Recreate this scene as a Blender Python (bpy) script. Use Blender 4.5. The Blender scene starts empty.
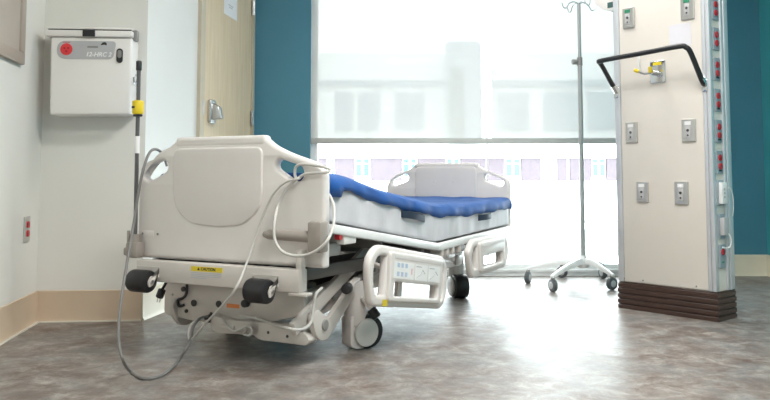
import bpy, bmesh, math, random
from mathutils import Matrix, Vector
R = math.radians
PI = math.pi
random.seed(4)
scene = bpy.context.scene
C = scene.collection

# ---------------------------------------------------------------- camera
F, CH, TILT, HZ = 783.0, 0.72, R(4), 178.0
PY = HZ - F * math.tan(TILT)
cam_d = bpy.data.cameras.new('camera')
cam_d.sensor_fit = 'HORIZONTAL'
cam_d.sensor_width = 36
cam_d.lens = 36 * F / 770
cam_d.shift_y = -(200 - PY) / 770
cam_d.clip_end = 300
cam = bpy.data.objects.new('camera', cam_d)
cam.location = (0, 0, CH)
cam.rotation_euler = (R(90) + TILT, 0, 0)
C.objects.link(cam)
scene.camera = cam

# ---------------------------------------------------------------- world + exposure
w = bpy.data.worlds.new('sky')
w.use_nodes = True
scene.world = w
bg = w.node_tree.nodes['Background']
bg.inputs[0].default_value = (0.95, 0.985, 1.0, 1)
bg.inputs[1].default_value = 6.5
scene.view_settings.view_transform = 'Standard'
scene.view_settings.look = 'None'
scene.view_settings.exposure = 0.76
scene.view_settings.gamma = 1
scene.view_settings.use_curve_mapping = False


def area(name, loc, rot, sx, sy, watts, col):
    d = bpy.data.lights.new(name, 'AREA')
    d.shape = 'RECTANGLE'
    d.size, d.size_y = sx, sy
    d.energy = watts
    d.color = col
    o = bpy.data.objects.new(name, d)
    o.location = loc
    o.rotation_euler = rot
    C.objects.link(o)
    return o


CEIL = 2.75
TROFFERS = [(0.85, 0.4), (0.85, 2.3), (0.85, 4.3)]
TROFFER_W = [36, 38, 12]
for (tx, ty), tw in zip(TROFFERS, TROFFER_W):      # the tubes of the ceiling fixtures built below
    area('fluorescent_tubes', (tx, ty, CEIL - 0.035), (0, 0, 0), 1.1, 0.5, tw, (1.0, 0.975, 0.94))
# sky portal over the window opening (samples the sky, gives no light of its own)
po = area('window_sky_portal', (0.77, 5.93, 1.33), (R(-90), 0, 0), 2.66, 2.55, 1, (1, 1, 1))
po.data.cycles.is_portal = True


# ---------------------------------------------------------------- pixel helpers
def ray(px, py):
    x = (px - 385) / F
    u = -(py - PY) / F
    return Vector((x, math.cos(TILT) - u * math.sin(TILT), math.sin(TILT) + u * math.cos(TILT)))


def at(px, py, Y):
    r = ray(px, py)
    return Vector((0, 0, CH)) + r * (Y / r.y)


def onfloor(px, py, z=0.0):
    r = ray(px, py)
    return Vector((0, 0, CH)) + r * ((z - CH) / r.z)


# ---------------------------------------------------------------- materials
def nt(name):
    m = bpy.data.materials.new(name)
    m.use_nodes = True
    return m, m.node_tree, m.node_tree.nodes['Principled BSDF']


def mat(name, col, rough=0.5, metal=0.0, noise=0.04, nscale=8.0, bump=0.0, bscale=60.0, coat=0.0, spec=0.5):
    """plain procedural surface: slight noise variation of the colour, optional fine bump"""
    m, t, b = nt(name)
    b.inputs['Roughness'].default_value = rough
    b.inputs['Metallic'].default_value = metal
    b.inputs['Coat Weight'].default_value = coat
    b.inputs['Specular IOR Level'].default_value = spec
    tc = t.nodes.new('ShaderNodeTexCoord')
    n = t.nodes.new('ShaderNodeTexNoise')
    n.inputs['Scale'].default_value = nscale
    n.inputs['Detail'].default_value = 4
    t.links.new(tc.outputs['Object'], n.inputs['Vector'])
    r = t.nodes.new('ShaderNodeValToRGB')
    r.color_ramp.elements[0].position = 0.3
    r.color_ramp.elements[1].position = 0.7
    r.color_ramp.elements[0].color = (*[max(0, c * (1 - noise)) for c in col], 1)
    r.color_ramp.elements[1].color = (*[min(1, c * (1 + noise)) for c in col], 1)
    t.links.new(n.outputs['Fac'], r.inputs['Fac'])
    t.links.new(r.outputs['Color'], b.inputs['Base Color'])
    if bump:
        n2 = t.nodes.new('ShaderNodeTexNoise')
        n2.inputs['Scale'].default_value = bscale
        t.links.new(tc.outputs['Object'], n2.inputs['Vector'])
        bp = t.nodes.new('ShaderNodeBump')
        bp.inputs['Strength'].default_value = bump
        bp.inputs['Distance'].default_value = 0.002
        t.links.new(n2.outputs['Fac'], bp.inputs['Height'])
        t.links.new(bp.outputs['Normal'], b.inputs['Normal'])
    return m


def emit(name, col, s):
    m, t, b = nt(name)
    b.inputs['Base Color'].default_value = (*col, 1)
    b.inputs['Emission Color'].default_value = (*col, 1)
    b.inputs['Emission Strength'].default_value = s
    return m


def floor_mat():
    m, t, b = nt('mottled_vinyl')
    L = t.links.new
    tc = t.nodes.new('ShaderNodeTexCoord')

    def noise(scale, detail, rough, dist=0.0):
        n = t.nodes.new('ShaderNodeTexNoise')
        n.inputs['Scale'].default_value = scale
        n.inputs['Detail'].default_value = detail
        n.inputs['Roughness'].default_value = rough
        n.inputs['Distortion'].default_value = dist
        L(tc.outputs['Object'], n.inputs['Vector'])
        return n

    def ramp(n, stops):
        r = t.nodes.new('ShaderNodeValToRGB')
        e = r.color_ramp.elements
        while len(e) < len(stops):
            e.new(0.5)
        for q, (p, c) in zip(e, stops):
            q.position = p
            q.color = (*c, 1)
        L(n.outputs['Fac'], r.inputs['Fac'])
        return r
    r1 = ramp(noise(8.0, 10, 0.76, 0.4), [(0.34, (0.115, 0.083, 0.070)), (0.45, (0.172, 0.128, 0.106)),
                                        (0.54, (0.251, 0.216, 0.192)), (0.64, (0.405, 0.370, 0.339))])
    r2 = ramp(noise(13.0, 9, 0.76, 0.3), [(0.38, (0.155, 0.16, 0.16)), (0.50, (0.220, 0.216, 0.207)), (0.62, (0.361, 0.339, 0.317))])
    n3 = noise(3.6, 8, 0.72, 0.4)
    f = ramp(n3, [(0.40, (0, 0, 0)), (0.62, (0.75, 0.75, 0.75))])
    mx = t.nodes.new('ShaderNodeMixRGB')
    L(f.outputs['Color'], mx.inputs['Fac'])
    L(r1.outputs['Color'], mx.inputs['Color1'])
    L(r2.outputs['Color'], mx.inputs['Color2'])
    L(mx.outputs['Color'], b.inputs['Base Color'])
    rr = ramp(noise(5, 5, 0.6), [(0.3, (0.34, 0.34, 0.34)), (0.7, (0.44, 0.44, 0.44))])
    L(rr.outputs['Color'], b.inputs['Roughness'])
    b.inputs['Specular IOR Level'].default_value = 0.28
    bp = t.nodes.new('ShaderNodeBump')
    bp.inputs['Strength'].default_value = 0.05
    bp.inputs['Distance'].default_value = 0.001
    L(noise(26, 4, 0.6).outputs['Fac'], bp.inputs['Height'])
    L(bp.outputs['Normal'], b.inputs['Normal'])
    return m


def wood_mat(name, c0, c1, rough=0.35):
    m, t, b = nt(name)
    L = t.links.new
    tc = t.nodes.new('ShaderNodeTexCoord')
    mp = t.nodes.new('ShaderNodeMapping')
    mp.inputs['Scale'].default_value = (14, 14, 1.0)
    L(tc.outputs['Object'], mp.inputs['Vector'])
    n = t.nodes.new('ShaderNodeTexNoise')
    n.inputs['Scale'].default_value = 3.0
    n.inputs['Detail'].default_value = 7
    n.inputs['Distortion'].default_value = 0.6
    L(mp.outputs['Vector'], n.inputs['Vector'])
    r = t.nodes.new('ShaderNodeValToRGB')
    r.color_ramp.elements[0].position = 0.3
    r.color_ramp.elements[1].position = 0.7
    r.color_ramp.elements[0].color = (*c0, 1)
    r.color_ramp.elements[1].color = (*c1, 1)
    L(n.outputs['Fac'], r.inputs['Fac'])
    L(r.outputs['Color'], b.inputs['Base Color'])
    b.inputs['Roughness'].default_value = rough
    return m


def glass_mat(name, tint, gloss=0.08):
    m = bpy.data.materials.new(name)
    m.use_nodes = True
    t = m.node_tree
    t.nodes.clear()
    o = t.nodes.new('ShaderNodeOutputMaterial')
    tr = t.nodes.new('ShaderNodeBsdfTransparent')
    tr.inputs[0].default_value = (*tint, 1)
    gl = t.nodes.new('ShaderNodeBsdfGlossy')
    gl.inputs['Roughness'].default_value = 0.02
    fr = t.nodes.new('ShaderNodeFresnel')
    fr.inputs['IOR'].default_value = 1.3
    mx = t.nodes.new('ShaderNodeMixShader')
    t.links.new(fr.outputs[0], mx.inputs[0])
    t.links.new(tr.outputs[0], mx.inputs[1])
    t.links.new(gl.outputs[0], mx.inputs[2])
    t.links.new(mx.outputs[0], o.inputs[0])
    return m


def shade_mat():
    """roller shade screen cloth: open weave (see-through holes) with light-scattering yarn"""
    m = bpy.data.materials.new('shade_screen_cloth')
    m.use_nodes = True
    t = m.node_tree
    t.nodes.clear()
    L = t.links.new
    o = t.nodes.new('ShaderNodeOutputMaterial')
    tr = t.nodes.new('ShaderNodeBsdfTransparent')
    df = t.nodes.new('ShaderNodeBsdfDiffuse')
    df.inputs[0].default_value = (0.70, 0.70, 0.68, 1)
    tl = t.nodes.new('ShaderNodeBsdfTranslucent')
    tl.inputs[0].default_value = (0.66, 0.67, 0.67, 1)
    m1 = t.nodes.new('ShaderNodeMixShader')
    m1.inputs[0].default_value = 0.06
    L(df.outputs[0], m1.inputs[1])
    L(tl.outputs[0], m1.inputs[2])
    m2 = t.nodes.new('ShaderNodeMixShader')
    tc = t.nodes.new('ShaderNodeTexCoord')
    wv = t.nodes.new('ShaderNodeTexNoise')
    wv.inputs['Scale'].default_value = 90
    L(tc.outputs['Object'], wv.inputs['Vector'])
    mr = t.nodes.new('ShaderNodeMapRange')
    mr.inputs['To Min'].default_value = 0.042
    mr.inputs['To Max'].default_value = 0.065
    L(wv.outputs['Fac'], mr.inputs['Value'])
    L(mr.outputs[0], m2.inputs[0])
    L(m1.outputs[0], m2.inputs[1])
    L(tr.outputs[0], m2.inputs[2])
    L(m2.outputs[0], o.inputs[0])
    return m


M = {}
M['floor'] = floor_mat()
M['cream_wall'] = mat('cream_wall_paint', (0.80, 0.79, 0.745), 0.55, noise=0.015, nscale=2, bump=0.08, bscale=180)
M['lit_wall'] = mat('window_lit_wall_paint', (0.80, 0.81, 0.78), 0.5, noise=0.015, nscale=2, bump=0.08, bscale=180)  # door wall: window light put into the colour as a paler, cooler tone
M['teal_wall'] = mat('teal_wall_paint', (0.066, 0.235, 0.325), 0.5, noise=0.03, nscale=3, bump=0.08, bscale=180)
M['aqua_wall'] = mat('aqua_wall_paint', (0.05, 0.33, 0.37), 0.5, noise=0.03, nscale=3, bump=0.08, bscale=180)
M['ceiling'] = mat('ceiling_tile', (0.84, 0.84, 0.82), 0.8, bump=0.3, bscale=90)
M['tan_base'] = mat('tan_cove_base', (0.60, 0.475, 0.35), 0.45, noise=0.03)
M['cream_base'] = mat('cream_cove_base', (0.74, 0.70, 0.56), 0.4, noise=0.03)
M['grout'] = mat('caulk_line', (0.80, 0.76, 0.66), 0.5)
M['white_frame'] = mat('white_painted_aluminium', (0.82, 0.84, 0.84), 0.35)
M['glass'] = glass_mat('window_glass', (0.95, 0.985, 0.985))
M['shade'] = shade_mat()
M['shade_bar'] = mat('shade_hem_bar', (0.50, 0.51, 0.50), 0.5)
M['door_wood'] = wood_mat('maple_veneer', (0.72, 0.575, 0.375), (0.84, 0.70, 0.49), 0.28)
M['door_frame'] = mat('tan_door_frame_paint', (0.60, 0.53, 0.40), 0.35)
M['steel'] = mat('brushed_steel', (0.62, 0.63, 0.64), 0.28, metal=1.0)
M['chrome'] = mat('chrome', (0.72, 0.74, 0.75), 0.15, metal=1.0)
M['paper'] = mat('white_paper', (0.86, 0.88, 0.90), 0.7)
M['lavender_paper'] = mat('pale_lavender_card', (0.74, 0.73, 0.78), 0.6)
M['print'] = mat('grey_print', (0.52, 0.53, 0.56), 0.7)
M['bed_plastic'] = mat('warm_white_bed_plastic', (0.755, 0.72, 0.695), 0.34, noise=0.015)
M['bed_panel'] = mat('warm_grey_bed_insert', (0.715, 0.68, 0.66), 0.40, noise=0.02, bump=0.15, bscale=250)
M['bed_metal'] = mat('beige_powder_coat', (0.64, 0.60, 0.565), 0.36, noise=0.02)
M['grip_grey'] = mat('taupe_grip_plastic', (0.33, 0.295, 0.265), 0.42)
M['pole_grey'] = mat('dark_grey_pole', (0.10, 0.10, 0.105), 0.35)
M['frame_dark'] = mat('charcoal_frame', (0.11, 0.105, 0.10), 0.45)
M['dark_teal'] = mat('dark_teal_plastic', (0.05, 0.11, 0.11), 0.4)
M['dark_metal'] = mat('dark_mechanism', (0.06, 0.06, 0.06), 0.5)
M['mid_metal'] = mat('grey_mechanism', (0.27, 0.265, 0.255), 0.4)
M['black_rubber'] = mat('black_rubber', (0.014, 0.014, 0.016), 0.42)
M['black_plastic'] = mat('black_plastic', (0.02, 0.021, 0.024), 0.35)
M['grey_cable'] = mat('grey_cable_jacket', (0.20, 0.195, 0.19), 0.45)
M['white_cable'] = mat('white_cable_jacket', (0.60, 0.585, 0.56), 0.4)
M['blue_cloth'] = mat('royal_blue_mattress_cover', (0.008, 0.088, 0.34), 0.6, noise=0.12, nscale=14, bump=0.3, bscale=40)
M['grey_cloth'] = mat('pale_grey_mattress_side', (0.62, 0.615, 0.65), 0.5, noise=0.03, bump=0.2, bscale=50)
M['navy_web'] = mat('navy_webbing', (0.02, 0.035, 0.065), 0.6)
M['yellow'] = mat('yellow_label', (0.76, 0.60, 0.03), 0.5)
M['yellow_plastic'] = mat('yellow_plastic', (0.80, 0.60, 0.02), 0.4)
M['orange'] = mat('orange_label', (0.80, 0.27, 0.08), 0.5)
M['red'] = mat('red_plastic', (0.52, 0.02, 0.03), 0.4)
M['bright_red'] = mat('red_emblem_print', (0.80, 0.055, 0.06), 0.5)
M['green'] = mat('green_label', (0.03, 0.26, 0.14), 0.5)
M['box_plastic'] = mat('white_box_plastic', (0.87, 0.845, 0.81), 0.32, noise=0.01)
M['label_grey'] = mat('grey_label', (0.50, 0.50, 0.51), 0.5)
M['label_white'] = mat('white_label_print', (0.88, 0.88, 0.88), 0.6)
M['column_cream'] = mat('cream_laminate', (0.77, 0.725, 0.665), 0.45, noise=0.015, bump=0.1, bscale=200)
M['alu'] = mat('anodised_aluminium', (0.66, 0.69, 0.73), 0.38, metal=0.35)
M['plinth'] = mat('dark_brown_rubber_base', (0.060, 0.033, 0.026), 0.38, noise=0.1)
M['outlet_plate'] = mat('blue_grey_outlet_plate', (0.32, 0.38, 0.43), 0.4)
M['steel_plate'] = mat('satin_steel_plate', (0.58, 0.575, 0.55), 0.32, metal=0.7)
M['frame_tan'] = mat('taupe_frame', (0.44, 0.37, 0.31), 0.45)
M['frame_inner'] = mat('taupe_board', (0.50, 0.43, 0.37), 0.6, noise=0.04)
M['iv_white'] = mat('white_enamel', (0.80, 0.82, 0.82), 0.3)
M['iv_pole'] = mat('satin_steel_pole', (0.40, 0.42, 0.42), 0.35, metal=0.4)
M['wheel_grey'] = mat('grey_caster_tread', (0.10, 0.11, 0.12), 0.45)
M['caster_disc'] = mat('pale_caster_disc', (0.55, 0.56, 0.57), 0.4)
M['out_white'] = mat('white_render_wall', (0.80, 0.82, 0.82), 0.8)
M['out_brick'] = mat('pink_brick_panel', (0.118, 0.096, 0.110), 0.85, noise=0.08, nscale=6)
M['out_glass'] = mat('teal_window_pane', (0.055, 0.105, 0.12), 0.15)
M['out_tower'] = mat('blue_grey_cladding', (0.30, 0.36, 0.42), 0.6)
M['out_rail'] = mat('pale_teal_metal', (0.16, 0.19, 0.20), 0.6)
M['out_ground'] = mat('pale_concrete', (0.55, 0.56, 0.55), 0.9)
M['lamp_diffuser'] = emit('lamp_diffuser', (1.0, 0.96, 0.90), 1.6)


# ---------------------------------------------------------------- mesh helpers
class MB:
    def __init__(s):
        s.v = []
        s.f = []

    def add(s, verts, faces, mtx=None):
        o = len(s.v)
        s.v += [tuple(mtx @ Vector(p)) if mtx else tuple(p) for p in verts]
        s.f += [tuple(o + i for i in f) for f in faces]
        return s

    def box(s, x0, x1, y0, y1, z0, z1, mtx=None):
        v = [(x, y, z) for z in (z0, z1) for y in (y0, y1) for x in (x0, x1)]
        return s.add(v, [(0, 2, 3, 1), (4, 5, 7, 6), (0, 1, 5, 4), (2, 6, 7, 3), (0, 4, 6, 2), (1, 3, 7, 5)], mtx)

    def lathe(s, p0, p1, prof, n=24):
        """prof: list of (t, r); t is distance along the axis from p0"""
        p0, p1 = Vector(p0), Vector(p1)
        ax = (p1 - p0).normalized()
        e1 = ax.orthogonal().normalized()
        e2 = ax.cross(e1)
        vs, fs = [], []
        for t, r in prof:
            for k in range(n):
                a = 2 * PI * k / n
                vs.append(p0 + ax * t + (e1 * math.cos(a) + e2 * math.sin(a)) * r)
        m = len(prof)
        for i in range(m - 1):
            for k in range(n):
                k2 = (k + 1) % n
                fs.append((i * n + k, i * n + k2, (i + 1) * n + k2, (i + 1) * n + k))
        fs.append(tuple(reversed(range(n))))
        fs.append(tuple((m - 1) * n + k for k in range(n)))
        return s.add(vs, fs)

    def cyl(s, p0, p1, r, n=20, r1=None):
        L = (Vector(p1) - Vector(p0)).length
        return s.lathe(p0, p1, [(0, r), (L, r if r1 is None else r1)], n)

    def drum(s, p0, p1, r, b, n=24):
        L = (Vector(p1) - Vector(p0)).length
        return s.lathe(p0, p1, [(0, r - b), (b * 0.3, r - b * 0.3), (b, r), (L - b, r), (L - b * 0.3, r - b * 0.3), (L, r - b)], n)

    def tube(s, pts, r, n=10, closed=False, flat=None):
        pts = [Vector(p) for p in pts]
        m = len(pts)
        vs, fs = [], []
        prev = None
        for i, p in enumerate(pts):
            if closed:
                t = pts[(i + 1) % m] - pts[i - 1]
            else:
                t = pts[min(i + 1, m - 1)] - pts[max(i - 1, 0)]
            t.normalize()
            if prev is None:
                e1 = t.orthogonal().normalized()
            else:
                e1 = prev - t * prev.dot(t)
                if e1.length < 1e-6:
                    e1 = t.orthogonal()
                e1.normalize()
            prev = e1
            e2 = t.cross(e1)
            for k in range(n):
                a = 2 * PI * k / n
                vs.append(p + e1 * (r * math.cos(a)) + e2 * (r * math.sin(a)))
        for i in range(m if closed else m - 1):
            j = (i + 1) % m
            for k in range(n):
                k2 = (k + 1) % n
                fs.append((i * n + k, i * n + k2, j * n + k2, j * n + k))
        if not closed:
            fs.append(tuple(reversed(range(n))))
            fs.append(tuple((m - 1) * n + k for k in range(n)))
        return s.add(vs, fs)

    def bar(s, p0, p1, wd, ht, up=(0, 0, 1)):
        """rectangular bar from p0 to p1, wd across, ht along 'up'"""
        p0, p1 = Vector(p0), Vector(p1)
        t = (p1 - p0).normalized()
        sd = t.cross(Vector(up)).normalized()
        u = sd.cross(t)
        vs = []
        for p in (p0, p1):
            for a, b in ((-1, -1), (1, -1), (1, 1), (-1, 1)):
                vs.append(p + sd * (a * wd / 2) + u * (b * ht / 2))
        return s.add(vs, [(3, 2, 1, 0), (4, 5, 6, 7), (0, 1, 5, 4), (1, 2, 6, 5), (2, 3, 7, 6), (3, 0, 4, 7)])

    def prism(s, poly, fn, d0, d1):
        """poly 2-D outline; fn(a, b, d) -> xyz"""
        n = len(poly)
        vs = [fn(a, b, d0) for a, b in poly] + [fn(a, b, d1) for a, b in poly]
        fs = [tuple(reversed(range(n))), tuple(range(n, 2 * n))]
        fs += [(i, (i + 1) % n, n + (i + 1) % n, n + i) for i in range(n)]
        return s.add(vs, fs)

    def build(s, name, m, parent=None, smooth=True, bevel=0.0, seg=2):
        me = bpy.data.meshes.new(name)
        me.from_pydata([tuple(v) for v in s.v], [], s.f)
        bm = bmesh.new()
        bm.from_mesh(me)
        bmesh.ops.recalc_face_normals(bm, faces=bm.faces)
        if bevel:
            ed = [e for e in bm.edges if e.is_manifold and e.calc_face_angle(0) > R(35)]
            bmesh.ops.bevel(bm, geom=ed, offset=bevel, segments=seg, profile=0.5, affect='EDGES', clamp_overlap=True)
        bm.to_mesh(me)
        bm.free()
        return link(name, me, m, parent, smooth)


def link(name, me, m, parent=None, smooth=True):
    if smooth:
        me.polygons.foreach_set('use_smooth', [True] * len(me.polygons))
        me.set_sharp_from_angle(angle=R(38))
    me.materials.clear()
    me.materials.append(m)
    o = bpy.data.objects.new(name, me)
    C.objects.link(o)
    if parent:
        o.parent = parent
    return o


def fillet(poly, rads, n=6):
    """round the corners of a 2-D polygon; rads: one radius or one per corner"""
    m = len(poly)
    if not isinstance(rads, (list, tuple)):
        rads = [rads] * m
    out = []
    for i in range(m):
        p = Vector(poly[i])
        a = Vector(poly[i - 1]) - p
        b = Vector(poly[(i + 1) % m]) - p
        r = min(rads[i], a.length * 0.49, b.length * 0.49)
        if r < 1e-5:
            out.append(tuple(p))
            continue
        pa, pb = p + a.normalized() * r, p + b.normalized() * r
        for k in range(n + 1):
            t = k / n
            q = pa * (1 - t) ** 2 + p * 2 * t * (1 - t) + pb * t * t
            out.append(tuple(q))
    return out


def rrect(x0, y0, x1, y1, r, n=6):
    return fillet([(x0, y0), (x1, y0), (x1, y1), (x0, y1)], r, n)


def ellipse(cx, cy, rx, ry, rot=0, n=24):
    return [(cx + rx * math.cos(a) * math.cos(rot) - ry * math.sin(a) * math.sin(rot),
             cy + rx * math.cos(a) * math.sin(rot) + ry * math.sin(a) * math.cos(rot))
            for a in (2 * PI * k / n for k in range(n))]


def plate(name, loops, thick, bevel, mtx, m, parent=None):
    """flat plate with rounded edges and holes (loops[1:]); loops lie in local xy, thickness along z; mtx places it"""
    cu = bpy.data.curves.new(name, 'CURVE')
    cu.dimensions = '2D'
    cu.fill_mode = 'BOTH'
    cu.extrude = max(thick / 2 - bevel, 0.0)
    cu.bevel_depth = bevel
    cu.bevel_resolution = 2
    cu.offset = -bevel
    for lp in loops:
        sp = cu.splines.new('POLY')
        sp.points.add(len(lp) - 1)
        for p, q in zip(sp.points, lp):
            p.co = (q[0], q[1], 0, 1)
        sp.use_cyclic_u = True
    tmp = bpy.data.objects.new(name, cu)
    C.objects.link(tmp)
    dg = bpy.context.evaluated_depsgraph_get()
    me = bpy.data.meshes.new_from_object(tmp.evaluated_get(dg))
    bpy.data.objects.remove(tmp)
    bpy.data.curves.remove(cu)
    bm = bmesh.new()
    bm.from_mesh(me)
    bmesh.ops.remove_doubles(bm, verts=bm.verts, dist=1e-5)
    bmesh.ops.recalc_face_normals(bm, faces=bm.faces)
    bm.to_mesh(me)
    bm.free()
    me.transform(mtx)
    me.name = name
    return link(name, me, m, parent)


def text(name, body, size, mtx, m, parent, shear=0.0, align='CENTER'):
    cu = bpy.data.curves.new(name, 'FONT')
    cu.body = body
    cu.size = size
    cu.shear = shear
    cu.extrude = 0.0003
    cu.offset = size * 0.025
    cu.align_x = align
    cu.align_y = 'CENTER'
    tmp = bpy.data.objects.new(name, cu)
    C.objects.link(tmp)
    dg = bpy.context.evaluated_depsgraph_get()
    me = bpy.data.meshes.new_from_object(tmp.evaluated_get(dg))
    bpy.data.objects.remove(tmp)
    me.transform(mtx)
    return link(name, me, m, parent, smooth=False)


def front(x=0, y=0, z=0):
    """matrix: local xy plane -> XZ plane facing -Y (text/plates seen from the camera side)"""
    return Matrix.Translation((x, y, z)) @ Matrix.Rotation(R(90), 4, 'X')


def catmull(pts, n=8, closed=False):
    pts = [Vector(p) for p in pts]
    m = len(pts)
    out = []
    for i in range(m if closed else m - 1):
        if closed:
            p = [pts[(i + k) % m] for k in (-1, 0, 1, 2)]
        else:
            p = [pts[max(i - 1, 0)], pts[i], pts[i + 1], pts[min(i + 2, m - 1)]]
        for k in range(n):
            t = k / n
            out.append(0.5 * ((2 * p[1]) + (p[2] - p[0]) * t + (2 * p[0] - 5 * p[1] + 4 * p[2] - p[3]) * t * t
                              + (3 * p[1] - p[0] - 3 * p[2] + p[3]) * t ** 3))
    if not closed:
        out.append(pts[-1])
    return out


def tag(o, label=None, cat=None, group=None, kind=None):
    if label:
        o['label'] = label
    if cat:
        o['category'] = cat
    if group:
        o['group'] = group
    if kind:
        o['kind'] = kind
    return o


def thing(name, label, cat, loc=(0, 0, 0), rz=0.0, group=None):
    o = bpy.data.objects.new(name, None)
    o.empty_display_size = 0.1
    o.location = loc
    o.rotation_euler = (0, 0, rz)
    C.objects.link(o)
    return tag(o, label, cat, group)


def copy_tree(o, parent=None):
    c = o.copy()
    C.objects.link(c)
    c.parent = parent
    for ch in list(o.children):
        copy_tree(ch, c)
    return c


def struct(o, label=None):
    o['kind'] = 'structure'
    if label:
        o['label'] = label
    return o


# ---------------------------------------------------------------- room shell
WY = 5.84                                   # window wall
PA = Vector((-1.75, 3.985))                 # inner corner left wall / box wall
PB = Vector((-1.235, 4.03))                 # outer corner box wall / door wall
PC = Vector((-0.99, WY))                    # door wall / window wall
PD = Vector((2.825, WY))                    # window wall / right wall
BACK = -2.0
LN = Vector((PA.x + 0.128 * (PA.y - BACK), BACK))   # near end of left wall
WX0, WX1, WZ0, WZ1 = -0.56, 2.11, 0.03, 2.62

fl = MB().box(-1.95, 3.0, BACK - 0.1, WY + 0.12, -0.12, 0).build('floor', M['floor'], smooth=False)
struct(fl, 'mottled brown and grey sheet vinyl floor with a soft sheen')
ce = MB().box(-1.95, 3.0, BACK - 0.1, WY + 0.12, CEIL, CEIL + 0.1).build('ceiling', M['ceiling'], smooth=False)
struct(ce, 'white ceiling above the ward room')


def wall_seg(name, p0, p1, out, m, label, z0=0.0, z1=CEIL, t=0.1):
    d = (p1 - p0).normalized()
    n = Vector((-d.y, d.x)) * out
    poly = [p0, p1, p1 + n * t, p0 + n * t]
    mb = MB().prism([tuple(p) for p in poly], lambda a, b, c: (a, b, c), z0, z1)
    return struct(mb.build(name, m, smooth=False), label)


wall_seg('wall_left', LN, PA, 1, M['cream_wall'], 'cream painted left wall with red outlet')
wall_seg('wall_alcove', PA, PB, 1, M['cream_wall'], 'short cream wall carrying the white equipment box')
wall_seg('wall_door', PB, PC, 1, M['lit_wall'], 'wall returning towards the window, window light painted into its tone, with the door')
wall_seg('wall_right', PD, Vector((PD.x, BACK)), 1, M['aqua_wall'], 'aqua painted right side wall')
wall_seg('wall_back', Vector((PD.x, BACK)), LN, 1, M['cream_wall'], 'cream wall behind the viewpoint')
ww = MB()
ww.box(PC.x, WX0, WY, WY + 0.12, 0, CEIL)
ww.box(WX1, PD.x, WY, WY + 0.12, 0, CEIL)
struct(MB().box(WX0, WX1, WY, WY + 0.12, 0, WZ0).build('trim_4', M['white_frame'], smooth=False), 'low white kerb under the window')
ww.box(WX0, WX1, WY, WY + 0.12, WZ1, CEIL)
struct(ww.build('wall_window', M['teal_wall'], smooth=False), 'teal painted window wall')


def baseboard(name, p0, p1, m, label, h=0.155):
    d = (p1 - p0).normalized()
    n = Vector((d.y, -d.x))
    prof = [(0, 0), (0.016, 0), (0.012, 0.006), (0.006, 0.018), (0.006, h - 0.003), (0.003, h), (0, h)]
    L = (p1 - p0).length
    mb = MB().prism(prof, lambda a, b, c: (p0.x + d.x * c + n.x * a, p0.y + d.y * c + n.y * a, b), 0, L)
    return struct(mb.build(name, m), label)


baseboard('baseboard_left', LN, PA, M['tan_base'], 'tan cove base along the left wall')
baseboard('baseboard_alcove', PA, PB, M['tan_base'], 'tan cove base under the equipment box')
baseboard('baseboard_window_right', Vector((WX1, WY)), PD, M['cream_base'], 'cream cove base on the teal wall')
baseboard('baseboard_window_left', PC, Vector((WX0, WY)), M['cream_base'], 'cream cove base between door and window')
baseboard('baseboard_right', PD, Vector((PD.x, BACK)), M['cream_base'], 'cream cove base along the aqua wall')
dd = (PC - PB).normalized()
baseboard('baseboard_door', PB, PB + dd * 0.69, M['cream_base'], 'cream cove base beside the door')
# caulk lines at the foot of the two tan bases
for nm, p0, p1 in (('trim_1', LN, PA), ('trim_2', PA, PB)):
    d = (p1 - p0).normalized()
    n = Vector((d.y, -d.x))
    mb = MB().bar((p0.x + n.x * 0.017, p0.y + n.y * 0.017, 0.003), (p1.x + n.x * 0.017, p1.y + n.y * 0.017, 0.003), 0.012, 0.006)
    struct(mb.build(nm, M['grout'], smooth=False), 'pale caulk line at the foot of the tan base')

# window: frame, mullion, panes
FR = 0.05
win = MB()
gy0, gy1 = WY + 0.05, WY + 0.11
win.box(WX0, WX0 + FR, gy0, gy1, WZ0, WZ1)
win.box(WX1 - FR, WX1, gy0, gy1, WZ0, WZ1)
win.box(WX0 + FR, WX1 - FR, gy0, gy1, WZ0, WZ0 + FR)
win.box(WX0 + FR, WX1 - FR, gy0, gy1, WZ1 - FR, WZ1)
wo = struct(win.build('window_1', M['white_frame'], smooth=False), 'tall white framed window with two panes')
MUL = 0.77
MB().box(MUL - 0.006, MUL + 0.006, gy0 + 0.01, gy0 + 0.036, WZ0 + FR, WZ1 - FR).build('glazing_joint', M['white_frame'], wo, smooth=False)
for a, b in ((WX0 + FR, MUL - 0.006), (MUL + 0.006, WX1 - FR)):
    MB().box(a, b, gy0 + 0.02, gy0 + 0.026, WZ0 + FR, WZ1 - FR).build('pane', M['glass'], wo, smooth=False)
si = MB().box(WX0 + 0.001, WX1 - 0.001, WY - 0.012, WY + 0.049, WZ0, WZ0 + 0.018).build('window_sill', M['white_frame'], wo, smooth=False)

# roller shade
SZ = at(450, 140.8, WY).z
rs = thing('roller_shade', 'white screen-cloth roller shade drawn halfway down the window', 'window shade', (0, WY + 0.022, SZ))
sx0, sx1 = WX0 + 0.006, WX1 - 0.006
sm = []
for ca0, ca1 in ((sx0, MUL - 0.045), (MUL + 0.032, sx1)):
    MB().add([(ca0, 0, 0), (ca1, 0, 0), (ca1, 0, WZ1 - SZ - 0.06), (ca0, 0, WZ1 - SZ - 0.06)], [(0, 1, 2, 3)]).build('shade_cloth', M['shade'], rs, smooth=False)
MB().box(sx0, sx1, -0.008, 0.008, -0.022, 0.022).build('hem_bar', M['shade_bar'], rs, bevel=0.004)
MB().cyl((sx0, 0, WZ1 - SZ - 0.045), (sx1, 0, WZ1 - SZ - 0.045), 0.024).build('roller_tube', M['white_frame'], rs)

# door in the return wall
da = math.atan2(dd.y, dd.x)


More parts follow.
